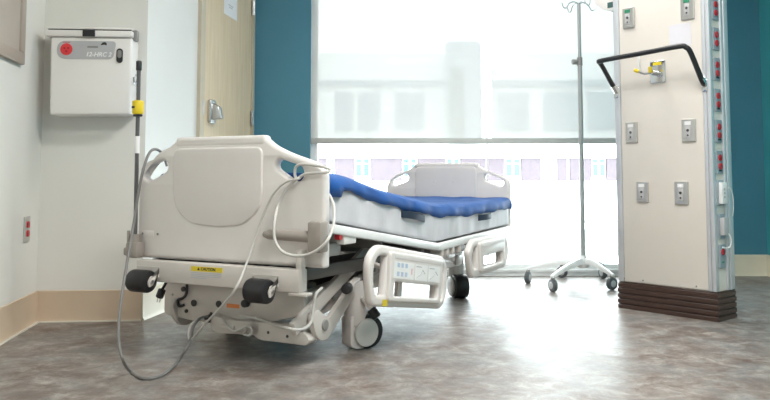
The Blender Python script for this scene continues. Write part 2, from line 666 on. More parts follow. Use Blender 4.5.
def dloc(s, n, z):
    p = PB + dd * s + Vector((dd.y, -dd.x)) * n
    return (p.x, p.y, z)


door = MB().box(0.775, 1.735, -0.012, 0.03, 0.008, 2.13).build('door_1', M['door_wood'], smooth=False, bevel=0.003)
door.location = (PB.x, PB.y, 0)
door.rotation_euler = (0, 0, da)
struct(door, 'pale maple veneer door with a steel paddle latch')
fr = MB()
fr.box(0.70, 0.772, -0.022, 0.02, 0, 2.133)
fr.box(1.738, 1.795, -0.022, 0.02, 0, 2.133)
fr.box(0.70, 1.795, -0.022, 0.02, 2.133, 2.20)
fro = fr.build('trim_3', M['door_frame'], smooth=False)
fro.location = (PB.x, PB.y, 0)
fro.rotation_euler = (0, 0, da)
struct(fro, 'tan metal door frame')
hz = at(209, 112, 4.95).z
hd = plate('paddle_latch', [rrect(-0.05, -0.075, 0.05, 0.075, 0.02)], 0.02, 0.006, front(0.905, -0.022, hz), M['steel'], door)
MB().prism([(0, -0.055), (0.0, 0.055), (-0.045, 0.03), (-0.06, -0.045)], lambda a, b, c: (0.905 + c, -0.03 + a, hz + b), -0.03, 0.03).build('paddle', M['steel'], hd, bevel=0.006)
MB().box(0.7745, 0.7748, -0.016, 0.01, hz - 0.06, hz + 0.06).build('strike_edge', M['steel'], door, smooth=False)
MB().box(0.745, 0.770, -0.0235, -0.022, hz - 0.03, hz + 0.06).build('strike_plate', M['steel'], fro, smooth=False)
for z in (0.25, at(250, 118, 5.75).z, at(252, 8, 5.75).z):
    h = MB().cyl((1.737, -0.030, z - 0.055), (1.737, -0.030, z + 0.055), 0.009, 12)
    h.box(1.715, 1.76, -0.0245, -0.021, z - 0.055, z + 0.055)
    h.build('hinge', M['steel'], door)
ps = thing('paper_notice', 'white paper notice taped to the maple door', 'paper', dloc(1.26, 0.0135, at(228, 18, 5.3).z), da)
MB().box(-0.135, 0.135, -0.0006, 0.0006, 0.0, 0.24).build('sheet', M['paper'], ps, smooth=False)
for zz, l in ((0.075, 0.10), (0.060, 0.07), (0.175, 0.12), (0.155, 0.15)):
    MB().box(-l / 2, l / 2, -0.0012, -0.0006, zz, zz + 0.006).build('printed_line', M['print'], ps, smooth=False)

# ceiling light fixtures (outside the frame, they light the room)
for i, (tx, ty) in enumerate(TROFFERS):
    t = thing('ceiling_light', 'white recessed fluorescent ceiling light panel', 'ceiling light', (tx, ty, CEIL), 0, 'ceiling lights over the room')
    m = MB()
    m.box(-0.62, 0.62, -0.31, -0.28, -0.03, 0)
    m.box(-0.62, 0.62, 0.28, 0.31, -0.03, 0)
    m.box(-0.62, -0.58, -0.28, 0.28, -0.03, 0)
    m.box(0.58, 0.62, -0.28, 0.28, -0.03, 0)
    m.build('housing', M['white_frame'], t, smooth=False)
    MB().box(-0.58, 0.58, -0.28, 0.28, -0.012, -0.004).build('diffuser', M['lamp_diffuser'], t, smooth=False)

# ---------------------------------------------------------------- hospital bed
BO = (-0.626, 3.148)
BT = 0.4714
BD = Vector((math.sin(BT), math.cos(BT), 0))
BR = Vector((math.cos(BT), -math.sin(BT), 0))
bed = thing('hospital_bed', 'beige electric hospital bed with moulded headboard and lowered side rails', 'bed', (BO[0], BO[1], 0), -BT)


def bplane(px, py, y):
    """pixel -> bed-local point on the plane local y"""
    r = ray(px, py)
    o = Vector((BO[0], BO[1], 0))
    c = Vector((0, 0, CH))
    t = (y - (c - o).dot(BD)) / r.dot(BD)
    q = c + r * t - o
    return Vector((q.dot(BR), y, q.z))


def bloc(p):
    q = Vector(p) - Vector((BO[0], BO[1], 0))
    return Vector((q.dot(BR), q.dot(BD), q.z))


def board_outline(W, zb, zs, zt, hx, cx=0.0):
    """moulded end board: flat raised middle, shoulders sloping down to round ends"""
    pts = [(-W, zb), (W, zb), (W, zs - 0.03), (W - 0.035, zs + 0.005), (cx + hx + 0.12, zt - 0.068), (cx + hx + 0.045, zt - 0.035),
           (cx + hx, zt), (cx - hx, zt), (cx - hx - 0.045, zt - 0.035), (cx - hx - 0.10, zt - 0.052), (-W + 0.055, zs + 0.012), (-W, zs - 0.05)]
    rr = [0.01, 0.01, 0.03, 0.05, 0.06, 0.03, 0.03, 0.03, 0.03, 0.06, 0.05, 0.06]
    return fillet(pts, rr)


def slot(c0, c1, r0, r1, n=8):
    """rounded slot between two circles"""
    c0, c1 = Vector(c0), Vector(c1)
    a = math.atan2((c1 - c0).y, (c1 - c0).x)
    out = [(c1.x + r1 * math.cos(a - PI / 2 + PI * k / n), c1.y + r1 * math.sin(a - PI / 2 + PI * k / n)) for k in range(n + 1)]
    out += [(c0.x + r0 * math.cos(a + PI / 2 + PI * k / n), c0.y + r0 * math.sin(a + PI / 2 + PI * k / n)) for k in range(n + 1)]
    return out


HBL = 0.462
hb = plate('headboard', [board_outline(HBL, 0.386, 0.772, 0.884, 0.215, -0.035),
                         slot((-0.403, 0.741), (-0.333, 0.768), 0.032, 0.028), slot((0.262, 0.770), (0.335, 0.738), 0.022, 0.032)],
           0.046, 0.014, front(0, 0.0, 0), M['bed_plastic'], bed)
plate('insert_panel', [fillet([(-0.265, 0.842), (0.183, 0.842), (0.183, 0.655), (0.165, 0.59), (0.09, 0.535), (-0.04, 0.525), (-0.17, 0.535), (-0.245, 0.59), (-0.265, 0.655)][::-1], 0.035)],
      0.016, 0.007, front(0, -0.0235, 0), M['bed_panel'], hb)
plate('top_ledge', [rrect(-0.262, 0.845, 0.192, 0.888, 0.018)], 0.050, 0.014, front(0, 0, 0), M['bed_plastic'], hb)
MB().box(-0.452, -0.37, -0.0245, -0.022, 0.475, 0.500).build('release_slot', M['bed_panel'], hb, bevel=0.001)
for x in (-0.43, -0.348):
    MB().cyl((x, -0.0255, 0.487), (x, -0.022, 0.487), 0.005, 10).build('screw', M['mid_metal'], hb)

# push handle folded against the headboard (right) and left pole clamp
ph = MB().box(0.425, 0.484, -0.085, -0.024, 0.448, 0.562).build('push_handle_mount', M['grip_grey'], bed, bevel=0.010)
MB().lathe((0.215, -0.065, 0.508), (0.44, -0.062, 0.504), [(0, 0.002), (0.008, 0.012), (0.03, 0.019), (0.21, 0.021), (0.225, 0.020)], 18).build('grip', M['grip_grey'], ph)
pc = MB().box(-0.480, -0.415, -0.075, -0.024, 0.388, 0.455).build('pole_socket', M['grip_grey'], bed, bevel=0.012)
MB().cyl((-0.447, -0.05, 0.44), (-0.447, -0.05, 0.485), 0.02, 16).build('collar', M['grip_grey'], pc)
MB().cyl((-0.474, -0.06, 0.45), (-0.474, -0.06, 0.50), 0.007, 10).build('lock_pin', M['grip_grey'], pc)
MB().box(-0.500, -0.480, -0.065, -0.03, 0.395, 0.43).build('knob', M['grip_grey'], pc, bevel=0.008)

# end rail under the headboard with labels, posts and bumper rollers
er = MB().box(-0.405, 0.395, -0.085, -0.03, 0.300, 0.384).build('end_rail', M['bed_metal'], bed, bevel=0.006)
l0, l1 = bplane(191, 266, -0.086), bplane(222.5, 273.0, -0.086)
cxl = (l0.x + l1.x) / 2
czl = (l0.z + l1.z) / 2
cl = MB().box(l0.x, l1.x, -0.0862, -0.085, czl - 0.0095, czl + 0.0095).build('caution_label', M['yellow'], er, smooth=False)
text('caution_lettering', 'CAUTION', 0.016, front(cxl + 0.008, -0.0865, czl), M['black_plastic'], cl)
MB().prism([(-0.006, -0.005), (0.006, -0.005), (0, 0.006)], lambda a, b, c: (cxl - 0.04 + a, c, czl + b), -0.0868, -0.0862).build('warning_triangle', M['black_plastic'], cl, smooth=False)
for k in range(4):
    zz = czl - 0.0155 - k * 0.0065
    ln = (l1.x - l0.x) * (0.97, 0.97, 0.95, 0.5)[k]
    MB().box(l0.x, l0.x + ln, -0.0860, -0.085, zz - 0.0018, zz + 0.0018).build('printed_line', M['print'], cl, smooth=False)
MB().bar((0.385, -0.062, 0.292), (0.385, -0.062, 0.455), 0.026, 0.03, up=(0, 1, 0)).build('end_post', M['bed_metal'], bed, bevel=0.004)
MB().box(0.345, 0.425, -0.085, -0.04, 0.288, 0.300).build('post_foot', M['bed_metal'], bed, bevel=0.003)
for cxr, nm in ((bplane(141, 281, -0.125), 0), (bplane(259, 291, -0.125), 1)):
    rx, rz_ = cxr.x, cxr.z
    rb = MB()
    rb.prism(fillet([(-0.085, 0.025), (-0.085, 0.055), (-0.115, -0.012), (-0.138, -0.022), (-0.145, 0.0), (-0.13, 0.022)], 0.008),
             lambda a, b, c: (c, a, rz_ + b), rx + 0.052, rx + 0.058)
    rb.prism(fillet([(-0.085, 0.025), (-0.085, 0.055), (-0.115, -0.012), (-0.138, -0.022), (-0.145, 0.0), (-0.13, 0.022)], 0.008),
             lambda a, b, c: (c, a, rz_ + b), rx - 0.058, rx - 0.052)
    rb.box(rx - 0.058, rx + 0.058, -0.09, -0.083, rz_ + 0.012, rz_ + 0.055)
    rbo = rb.build('roller_bracket', M['bed_metal'], bed)
    MB().drum((rx - 0.048, -0.125, rz_), (rx + 0.048, -0.125, rz_), 0.045, 0.010, 28).build('bumper_roller', M['black_rubber'], rbo)
    MB().cyl((rx - 0.064, -0.125, rz_), (rx + 0.064, -0.125, rz_), 0.008, 12).build('axle', M['steel'], rbo)

# base: front plate with holes, flange, labels, hooks
bf = plate('base_front_plate', [fillet([(-0.415, 0.135), (-0.25, 0.118), (0.12, 0.142), (0.30, 0.185), (0.30, 0.285), (-0.415, 0.285)], [0.02, 0.01, 0.02, 0.02, 0.01, 0.01])],
           0.03, 0.005, front(0, 0.11, 0), M['bed_metal'], bed)
for px, py, r in ((183.5, 289, 0.011), (194, 303, 0.014), (219, 304, 0.014), (186.5, 311, 0.008), (172, 294.5, 0.006), (172, 308, 0.006)):
    p = bplane(px, py, 0.094)
    col = M['white_cable'] if r < 0.007 else M['black_plastic']
    MB().cyl((p.x, 0.090, p.z), (p.x, 0.097, p.z), r, 16).build('mounting_hole', col, bf)
p = bplane(233, 306, 0.094)
MB().box(p.x - 0.032, p.x + 0.032, 0.0935, 0.096, p.z - 0.008, p.z + 0.008).build('orange_label', M['orange'], bf, smooth=False)
p = bplane(245, 303.5, 0.08)
MB().drum((p.x, 0.07, p.z), (p.x, 0.096, p.z), 0.016, 0.004, 16).build('knob', M['black_plastic'], bf)
# black cord hook on base
hk = [bplane(187, 283, 0.085), bplane(186.5, 293, 0.085), bplane(183, 298, 0.082), bplane(178, 300, 0.085), bplane(179, 306, 0.09), bplane(184, 305, 0.09)]
MB().tube(catmull(hk, 5), 0.006, 8).build('cord_hook', M['black_plastic'], bf)
# mains plug hanging from the end rail
pl = MB()
pa = bplane(167, 281, 0.0)
pm = bplane(162, 290, -0.005)
pe = bplane(159.5, 297, -0.005)
pl.tube([pa + Vector((0.0, 0.0, 0.03)), pa, pm], 0.006, 8)
pl.cyl(pm, pe, 0.016, 12)
plo = pl.build('mains_plug', M['black_plastic'], bed)
for dx in (-0.007, 0.007):
    MB().bar(pe + Vector((dx, 0, 0)), pe + Vector((dx - 0.006, 0, -0.022)), 0.002, 0.005, up=(0, 1, 0)).build('prong', M['steel'], plo)
# lower cord tray
q0, q1 = bplane(212, 321, 0.06), bplane(259, 337, 0.06)
tr = MB()
tr.prism(fillet([(q0.x - 0.01, q0.z + 0.03), (q0.x, q1.z + 0.012), (q0.x + 0.03, q1.z - 0.002), (q1.x - 0.01, q1.z + 0.006), (q1.x + 0.005, q1.z + 0.02), (q1.x + 0.005, q0.z + 0.012), (q0.x + 0.07, q0.z + 0.012)], 0.008),
         lambda a, b, c: (a, c, b), 0.055, 0.12)
tro = tr.build('cord_tray', M['bed_metal'], bed, bevel=0.003)
MB().box(q0.x + 0.05, q0.x + 0.12, 0.047, 0.056, q1.z + 0.018, q1.z + 0.035).build('tray_clip', M['bed_metal'], tro, bevel=0.003)
cw = [bplane(x, y, 0.04) for x, y in ((222, 318), (228, 327), (234, 331), (241, 329), (247, 326), (252, 330), (250, 335), (244, 334), (246, 328))]
MB().tube(catmull(cw, 6), 0.005, 8).build('tray_cable', M['white_cable'], tro)
bh = bplane(209, 317.5, 0.05)
m = MB().tube(catmull([bh + Vector((-0.02, 0, -0.006)), bh, bh + Vector((0.012, 0, 0.02))], 4), 0.006, 8)
m.tube([bh + Vector((0.0, 0, -0.02)), bh + Vector((0.004, 0, 0.012))], 0.006, 8)
m.build('cord_clip', M['black_plastic'], tro)

# base longitudinal beams, cross members, hidden drive unit
for s in (-1, 1):
    m = MB().prism(fillet([(0.125, 0.15), (0.30, 0.17), (0.45, 0.215), (1.80, 0.215), (1.80, 0.285), (0.42, 0.29), (0.125, 0.265)], 0.02),
                   lambda a, b, c: (c, a, b), s * 0.27 - 0.022, s * 0.27 + 0.022)
    m.build('base_beam', M['bed_metal'], bed, bevel=0.004)
for y in (0.52, 1.73):
    MB().box(-0.30, 0.30, y - 0.045, y + 0.045, 0.222, 0.278).build('base_cross_member', M['bed_metal'], bed, bevel=0.006)
MB().box(-0.21, 0.21, 0.30, 1.50, 0.20, 0.30).build('drive_unit', M['dark_metal'], bed, bevel=0.015)
MB().box(-0.235, 0.235, 0.14, 0.30, 0.16, 0.29).build('lift_motor_housing', M['mid_metal'], bed, bevel=0.015)
# lift arms either side
for s in (-1, 1):
    MB().bar(*(((0.318, -0.01, 0.150), (0.318, 0.66, 0.432)) if s > 0 else ((-0.288, 0.13, 0.222), (-0.30, 0.80, 0.425))), 0.024, 0.056).build('lift_arm', M['bed_metal'], bed, bevel=0.006)
    m = MB().prism(fillet([(0.06, 0.185), (0.09, 0.115), (0.125, 0.088), (0.175, 0.084), (0.215, 0.11), (0.46, 0.27), (0.44, 0.305), (0.40, 0.29), (0.19, 0.165), (0.15, 0.185), (0.10, 0.215)], 0.02),
                   lambda a, b, c: (c, a, b), s * 0.348 - 0.012, s * 0.348 + 0.012)
    m.build('lower_link', M['bed_metal'], bed, bevel=0.003)
    for yy, zz in ((0.15, 0.145), (0.44, 0.283)):
        MB().drum((s * 0.368, yy, zz), (s * 0.333, yy, zz), 0.022, 0.004, 16).build('pivot_boss', M['mid_metal'], bed)
    MB().bar((s * 0.30, 0.30, 0.24), (s * 0.30, 1.25, 0.40), 0.03, 0.045).build('deck_strut', M['mid_metal'], bed, bevel=0.005)
    MB().bar((s * 0.28, 1.75, 0.25), (s * 0.28, 1.15, 0.37), 0.03, 0.045).build('deck_strut', M['bed_metal'], bed, bevel=0.005)
lc = MB().prism(fillet([(0.075, 0.150), (0.085, 0.098), (0.12, 0.082), (0.335, 0.080), (0.352, 0.10), (0.33, 0.125), (0.25, 0.15)], 0.012), lambda a, b, c: (a, c, b), 0.055, 0.12)
lco = lc.build('lower_channel', M['bed_metal'], bed, bevel=0.003)
for xx_, zz_ in ((0.16, 0.115), (0.25, 0.108)):
    MB().cyl((xx_, 0.0555, zz_), (xx_, 0.0535, zz_), 0.006, 12).build('mounting_hole', M['dark_metal'], lco)
# linkage bracket with slots above the caster
m = MB().prism(fillet([(0.44, 0.27), (0.60, 0.335), (0.72, 0.36), (0.72, 0.40), (0.58, 0.385), (0.44, 0.33)], 0.015), lambda a, b, c: (c, a, b), 0.372, 0.392)
lbk = m.build('brake_linkage', M['mid_metal'], bed, bevel=0.004)
for a, b in ((0.50, 0.325), (0.56, 0.345), (0.62, 0.362)):
    MB().box(0.391, 0.394, a - 0.018, a + 0.018, b - 0.010, b + 0.010).build('linkage_slot', M['dark_metal'], lbk, bevel=0.001)


# casters
def make_caster(x, y, yaw):
    """hooded single-wheel caster, wheel trailing along local +y of yaw"""
    cs, sn = math.cos(yaw), math.sin(yaw)

    def T(a, b, z):        # a across (axle), b trailing
        return (x + a * cs - b * sn, y + a * sn + b * cs, z)
    hub = MB()
    hub.lathe(T(0, -0.035, 0.10), T(0, -0.035, 0.285), [(0, 0.048), (0.10, 0.048), (0.14, 0.042), (0.185, 0.036)], 22)
    hood = fillet([(-0.08, 0.02), (-0.05, 0.003), (0.02, 0.006), (0.055, 0.05), (0.045, 0.105), (0.01, 0.138), (-0.08, 0.15)], 0.03)
    hub.prism(hood, lambda a, b, c: T(c, a, b), -0.036, 0.036)
    ho = hub.build('caster_hood', M['bed_plastic'], bed, bevel=0.004)
    MB().drum(T(-0.042, 0.014, 0.0705), T(0.042, 0.014, 0.0705), 0.070, 0.008, 32).build('caster_wheel', M['black_rubber'], ho)
    for s in (-1, 1):
        MB().drum(T(s * 0.040, -0.006, 0.070), T(s * 0.052, -0.006, 0.070), 0.059, 0.006, 32).build('wheel_cover', M['bed_plastic'], ho)
    return ho


cp = bloc(onfloor(363, 347.5))
make_caster(cp.x - 0.006, cp.y + 0.0, R(-27))
cp = bloc(onfloor(459.5, 298))
make_caster(cp.x - 0.01, cp.y + 0.01, R(222))
make_caster(-0.335, 0.50, R(40))
make_caster(-0.335, 1.735, R(10))
# brake pedals
for (px, py), (px2, py2) in (((347.5, 288), (357, 279)), ((373, 312), (362, 297))):
    xx = 0.40
    r = ray(px, py)

    def onx(px, py, x):
        r = ray(px, py)
        o = Vector((BO[0], BO[1], 0))
        c = Vector((0, 0, CH))
        t = (x - (c - o).dot(BR)) / r.dot(BR)
        q = c + r * t - o
        return Vector((x, q.dot(BD), q.z))
    a, b = onx(px, py, 0.43), onx(px2, py2, 0.385)
    pd = MB().bar(b, a, 0.03, 0.014).build('brake_pedal_arm', M['bed_metal'], bed, bevel=0.004)
    d = (a - b).normalized() * 0.03
    MB().drum(a - d * 0.55, a + d, 0.021, 0.008, 16).build('brake_pedal_pad', M['black_rubber'], pd)

# mattress deck: side bars, cross bars, deck panels
DK = [(0.03, 0.548), (1.065, 0.398), (2.20, 0.425)]


def deck_z(y):
    for (a, za), (b, zb) in zip(DK, DK[1:]):
        if y <= b or b == DK[-1][0]:
            return za + (zb - za) * (y - a) / (b - a)


for s in (-1, 1):
    for (a, za), (b, zb) in zip(DK, DK[1:]):
        MB().bar((s * 0.452, a, za - 0.018), (s * 0.452, b, zb - 0.018), 0.035, 0.036).build('deck_side_bar', M['white_frame'], bed, bevel=0.007)
for a, b in ((0.05, 0.36), (0.38, 0.70), (0.72, 1.05), (1.08, 1.60), (1.62, 2.19)):
    m = MB()
    m.add([(-0.43, a, deck_z(a) - 0.02), (0.43, a, deck_z(a) - 0.02), (0.43, b, deck_z(b) - 0.02), (-0.43, b, deck_z(b) - 0.02),
           (-0.43, a, deck_z(a) - 0.004), (0.43, a, deck_z(a) - 0.004), (0.43, b, deck_z(b) - 0.004), (-0.43, b, deck_z(b) - 0.004)],
          [(3, 2, 1, 0), (4, 5, 6, 7), (0, 1, 5, 4), (1, 2, 6, 5), (2, 3, 7, 6), (3, 0, 4, 7)])
    m.build('deck_panel', M['mid_metal'], bed, smooth=False)
for y in (0.10, 0.55, 1.00, 1.30, 1.75, 2.12):
    MB().box(-0.40, 0.40, y - 0.02, y + 0.02, deck_z(y) - 0.06, deck_z(y) - 0.022).build('deck_cross_bar', M['mid_metal'], bed, bevel=0.003)
# upper frame side tubes below the deck
for s in (-1, 1):
    MB().bar((s * 0.36, -0.03, 0.36), (s * 0.36, 2.18, 0.33), 0.035, 0.05).build('upper_frame_beam', M['frame_dark'], bed, bevel=0.006)
# hinge hardware at the knee of the deck
for y in (1.10, 1.17, 1.24, 1.33):
    MB().box(0.40, 0.466, y - 0.016, y + 0.016, deck_z(y) - 0.072, deck_z(y) - 0.034).build('deck_hinge', M['bed_metal'], bed, bevel=0.006)
MB().box(0.33, 0.46, 0.13, 0.225, 0.462, 0.498).build('junction_box', M['box_plastic'], bed, bevel=0.004)
MB().cyl((0.44, 0.10, 0.495), (0.462, 0.10, 0.495), 0.013, 14).build('emergency_button', M['red'], bed)
MB().box(0.20, 0.43, 0.04, 0.16, 0.42, 0.47).build('actuator_block', M['mid_metal'], bed, bevel=0.01)
# foot-end mount under footboard
MB().box(-0.38, 0.38, 2.19, 2.245, 0.33, 0.40).build('end_rail', M['bed_metal'], bed, bevel=0.006)
for s in (-1, 1):
    MB().bar((s * 0.30, 2.215, 0.34), (s * 0.30, 2.215, 0.45), 0.03, 0.03, up=(0, 1, 0)).build('end_post', M['bed_metal'], bed, bevel=0.004)
# footboard
fb = plate('footboard', [board_outline(0.435, 0.40, 0.725, 0.813, 0.215),
                         slot((-0.375, 0.690), (-0.295, 0.722), 0.022, 0.026), slot((0.295, 0.722), (0.375, 0.690), 0.026, 0.022)],
           0.044, 0.013, front(0, 2.275, 0), M['bed_plastic'], bed)
plate('insert_panel', [fillet([(-0.215, 0.795), (0.215, 0.795), (0.215, 0.60), (0.17, 0.56), (-0.17, 0.56), (-0.215, 0.60)][::-1], 0.03)], 0.012, 0.005,
      front(0, 2.252, 0), M['bed_plastic'], fb)
plate('top_ledge', [rrect(-0.225, 0.785, 0.225, 0.818, 0.015)], 0.050, 0.012, front(0, 2.273, 0), M['bed_plastic'], fb)
for x in (-0.075, 0.06):
    MB().cyl((x, 2.243, 0.695), (x, 2.248, 0.695), 0.009, 12).build('screw', M['bed_panel'], fb)


# side rails
def make_rail(L, Hh, head):
    """rail in local (a along, b up), built flat then placed; returns list of (object)"""
    rz = []
    lean = 0.06
    outer = fillet([(0.05, 0.0), (L - 0.05, 0.0), (L, 0.07), (L, Hh - 0.06), (L - 0.06, Hh), (0.07, Hh), (0.0, Hh - 0.06), (0.012, 0.10)], [0.03, 0.05, 0.05, 0.06, 0.06, 0.07, 0.08, 0.08])
    gap = 0.15 if head else 0.12
    gap2 = 0.10
    left = fillet([(0.075, 0.045), (gap - 0.005, 0.045), (gap, Hh - 0.04), (0.075, Hh - 0.045), (0.042, Hh - 0.09), (0.05, 0.09)], [0.012, 0.008, 0.01, 0.03, 0.03, 0.03])
    right = fillet([(L - gap2 + 0.005, 0.045), (L - 0.055, 0.04), (L - 0.04, 0.08), (L - 0.04, Hh - 0.07), (L - 0.06, Hh - 0.045), (L - gap2, Hh - 0.04)], [0.008, 0.02, 0.02, 0.02, 0.015, 0.008])
    slotw = [rrect(gap + 0.045, 0.042, L - gap2 - 0.04, 0.108, 0.02)]
    return outer, left, right, slotw, gap, gap2


def rail(y0, z0, L, Hh, ang, side, head):
    outer, left, right, slotw, gap, gap2 = make_rail(L, Hh, head)
    x = 0.515
    # local (a,b,depth) -> bed (x, y, z): a -> y, b -> z, depth -> x
    base = Matrix(((0, 0, 1, x), (1, 0, 0, y0), (0, 1, 0, z0), (0, 0, 0, 1)))
    rotm = Matrix.Translation((0, y0, z0)) @ Matrix.Rotation(ang, 4, 'X') @ Matrix.Translation((0, -y0, -z0))
    mtx = rotm @ base
    if side < 0:
        mtx = Matrix.Scale(-1, 4, (1, 0, 0)) @ mtx
    ro = plate('side_rail', [outer, left, right] + slotw, 0.036, 0.012, mtx, M['bed_plastic'], bed)
    # raised control panel with lower grip opening
    pn = fillet([(gap + 0.012, 0.022), (L - gap2 - 0.012, 0.022), (L - gap2 - 0.004, Hh - 0.02), (gap + 0.004, Hh - 0.02)], 0.02)
    hole = rrect(gap + 0.05, 0.046, L - gap2 - 0.045, 0.104, 0.018)
    off = Matrix.Translation((0, 0, 0.02))
    po_ = plate('rail_panel', [pn, hole], 0.028, 0.008, mtx @ off, M['bed_plastic'], ro)
    m = MB().box(gap + 0.04, L - gap2 - 0.035, Hh - 0.046, Hh - 0.034, 0.033, 0.0352)
    g = m
    g.v = [tuple(mtx @ Vector(v)) for v in g.v]
    g.build('panel_groove', M['bed_panel'], po_, smooth=False)
    m = MB()
    m.box(L * 0.42, L * 0.42 + 0.04, 0.03, 0.12, -0.035, -0.015, mtx)
    m.build('rail_post', M['bed_metal'], ro, bevel=0.004)
    if head:
        lx0, lx1 = gap + 0.035, L - gap2 - 0.03
        n = 3
        wds = [0.42, 0.29, 0.29]
        acc = lx0
        for k in range(n):
            wk = (lx1 - lx0) * wds[k] - 0.012
            acc = lx0 + (lx1 - lx0) * sum(wds[:k])
            m = MB().box(acc, acc + wk, 0.118, Hh - 0.058, 0.0335, 0.0352, mtx)
            lo = m.build('control_label', M['label_white'], po_, smooth=False)
            if k == 0:
                for i in range(3):
                    for j in range(2):
                        MB().box(acc + 0.03 + i * 0.038, acc + 0.052 + i * 0.038, 0.128 + j * 0.036, 0.146 + j * 0.036, 0.0350, 0.0358, mtx).build('control_button', M['blue_print'], lo, smooth=False)
                MB().box(acc + wk - 0.03, acc + wk - 0.018, 0.140, 0.165, 0.0350, 0.0358, mtx).build('control_button', M['pink_print'], lo, smooth=False)
            else:
                MB().box(acc + 0.01, acc + wk * 0.5, Hh - 0.070, Hh - 0.066, 0.0350, 0.0358, mtx).build('printed_line', M['print'], lo, smooth=False)
                z_ = [(0.02, 0.13), (wk * 0.45, 0.145), (wk * 0.6, 0.165), (wk * 0.8, 0.15)]
                MB().tube([mtx @ Vector((acc + a, b, 0.0352)) for a, b in z_], 0.0015, 6).build('pictogram', M['print'], lo)
        MB().box(gap - 0.02, gap + 0.02, 0.004, 0.03, 0.0335, 0.0352, mtx @ Matrix.Translation((0, 0, -0.013))).build('yellow_label', M['yellow'], ro, smooth=False)
    # swing arms to the frame
    for a in (L * 0.3, L * 0.7):
        p0 = mtx @ Vector((a, 0.15, -0.015))
        p1 = Vector((math.copysign(0.38, side), p0.y + 0.02, p0.z + 0.03))
        MB().bar(p0, p1, 0.03, 0.016).build('swing_arm', M['bed_metal'], ro, bevel=0.003)
    return ro


M['blue_print'] = mat('pale_blue_print', (0.50, 0.60, 0.76), 0.5)
M['pink_print'] = mat('pale_red_print', (0.80, 0.50, 0.50), 0.5)
rail(0.175, 0.225, 0.81, 0.245, R(-9), 1, True)
rail(1.285, 0.200, 0.645, 0.200, R(0.5), 1, False)
rail(0.175, 0.225, 0.81, 0.245, R(-9), -1, True)
rail(1.285, 0.200, 0.645, 0.200, R(0.5), -1, False)
# white hose looping along the lower link
ca = [(240, 316), (255, 318), (272, 324), (290, 329), (303, 329), (311, 322), (314, 305), (316, 294), (322, 288)]
hs = []
for px, py in ca:
    r = ray(px, py)
    c = Vector((0, 0, CH)) - Vector((BO[0], BO[1], 0))
    t = (0.385 - c.dot(BR)) / r.dot(BR) if px > 285 else (0.06 - c.dot(BD)) / r.dot(BD)
    q = c + r * t
    hs.append(Vector((q.dot(BR), q.dot(BD), q.z)))
MB().tube(catmull(hs, 6), 0.006, 8).build('base_cable', M['white_cable'], bed)

# ---------------------------------------------------------------- mattress
mt = thing('mattress', 'pale grey hospital mattress with a royal blue stretch cover on the bed', 'mattress', (BO[0], BO[1], 0), -BT)
TOPZ = [(0.045, 0.735), (0.17, 0.728), (0.30, 0.700), (0.50, 0.662), (0.77, 0.628), (1.05, 0.588), (1.5, 0.575), (2.235, 0.592)]
BOTZ = [(0.045, 0.558), (1.06, 0.404), (2.235, 0.430)]


def interp(tab, y):
    if y <= tab[0][0]:
        return tab[0][1]
    for (a, za), (b, zb) in zip(tab, tab[1:]):
        if y <= b:
            t = (y - a) / (b - a)
            return za + (zb - za) * t
    return tab[-1][1]


def smooth_interp(tab, y, r=0.08):
    return sum(interp(tab, y + r * k / 3) for k in range(-3, 4)) / 7


def loft(sections, cap=True):
    mb = MB()
    n = len(sections[0])
    vs = [p for s_ in sections for p in s_]
    fs = []
    for i in range(len(sections) - 1):
        for k in range(n):
            k2 = (k + 1) % n
            fs.append((i * n + k, i * n + k2, (i + 1) * n + k2, (i + 1) * n + k))
    if cap:
        fs.append(tuple(reversed(range(n))))
        fs.append(tuple((len(sections) - 1) * n + k for k in range(n)))
    return mb.add(vs, fs)


def wob(a, b, s=1.0):
    return (math.sin(a * 17.3 + b * 5.1) + math.sin(a * 31.7 - b * 9.3 + 1.3) * 0.6 + math.sin(a * 57 + b * 23) * 0.35) * s


HW = 0.442
HL = 0.40
secs = []
NY = 90
for i in range(NY + 1):
    y = 0.045 + (2.235 - 0.045) * i / NY
    zb, zt = smooth_interp(BOTZ, y, 0.04), smooth_interp(TOPZ, y) - 0.006
    e = min(1.0, min(i, NY - i) / 2.0)
    ins = 0.03 * (1 - e) ** 2
    poly = fillet([(-HL + ins, zb + ins * .3), (HW - ins, zb + ins * .3), (HW - ins, zt - ins), (-HL + ins, zt - ins)], [0.018, 0.018, 0.04, 0.04], 5)
    sec = []
    for k, (a, b) in enumerate(poly):
        bulge = 0.004 * wob(y, b * 6) * (1 if a > HW - 0.05 or a < -HL + 0.05 else 0)
        sec.append((a + math.copysign(bulge, a), y, b))
    secs.append(sec)
loft(secs).build('mattress_core', M['grey_cloth'], mt)
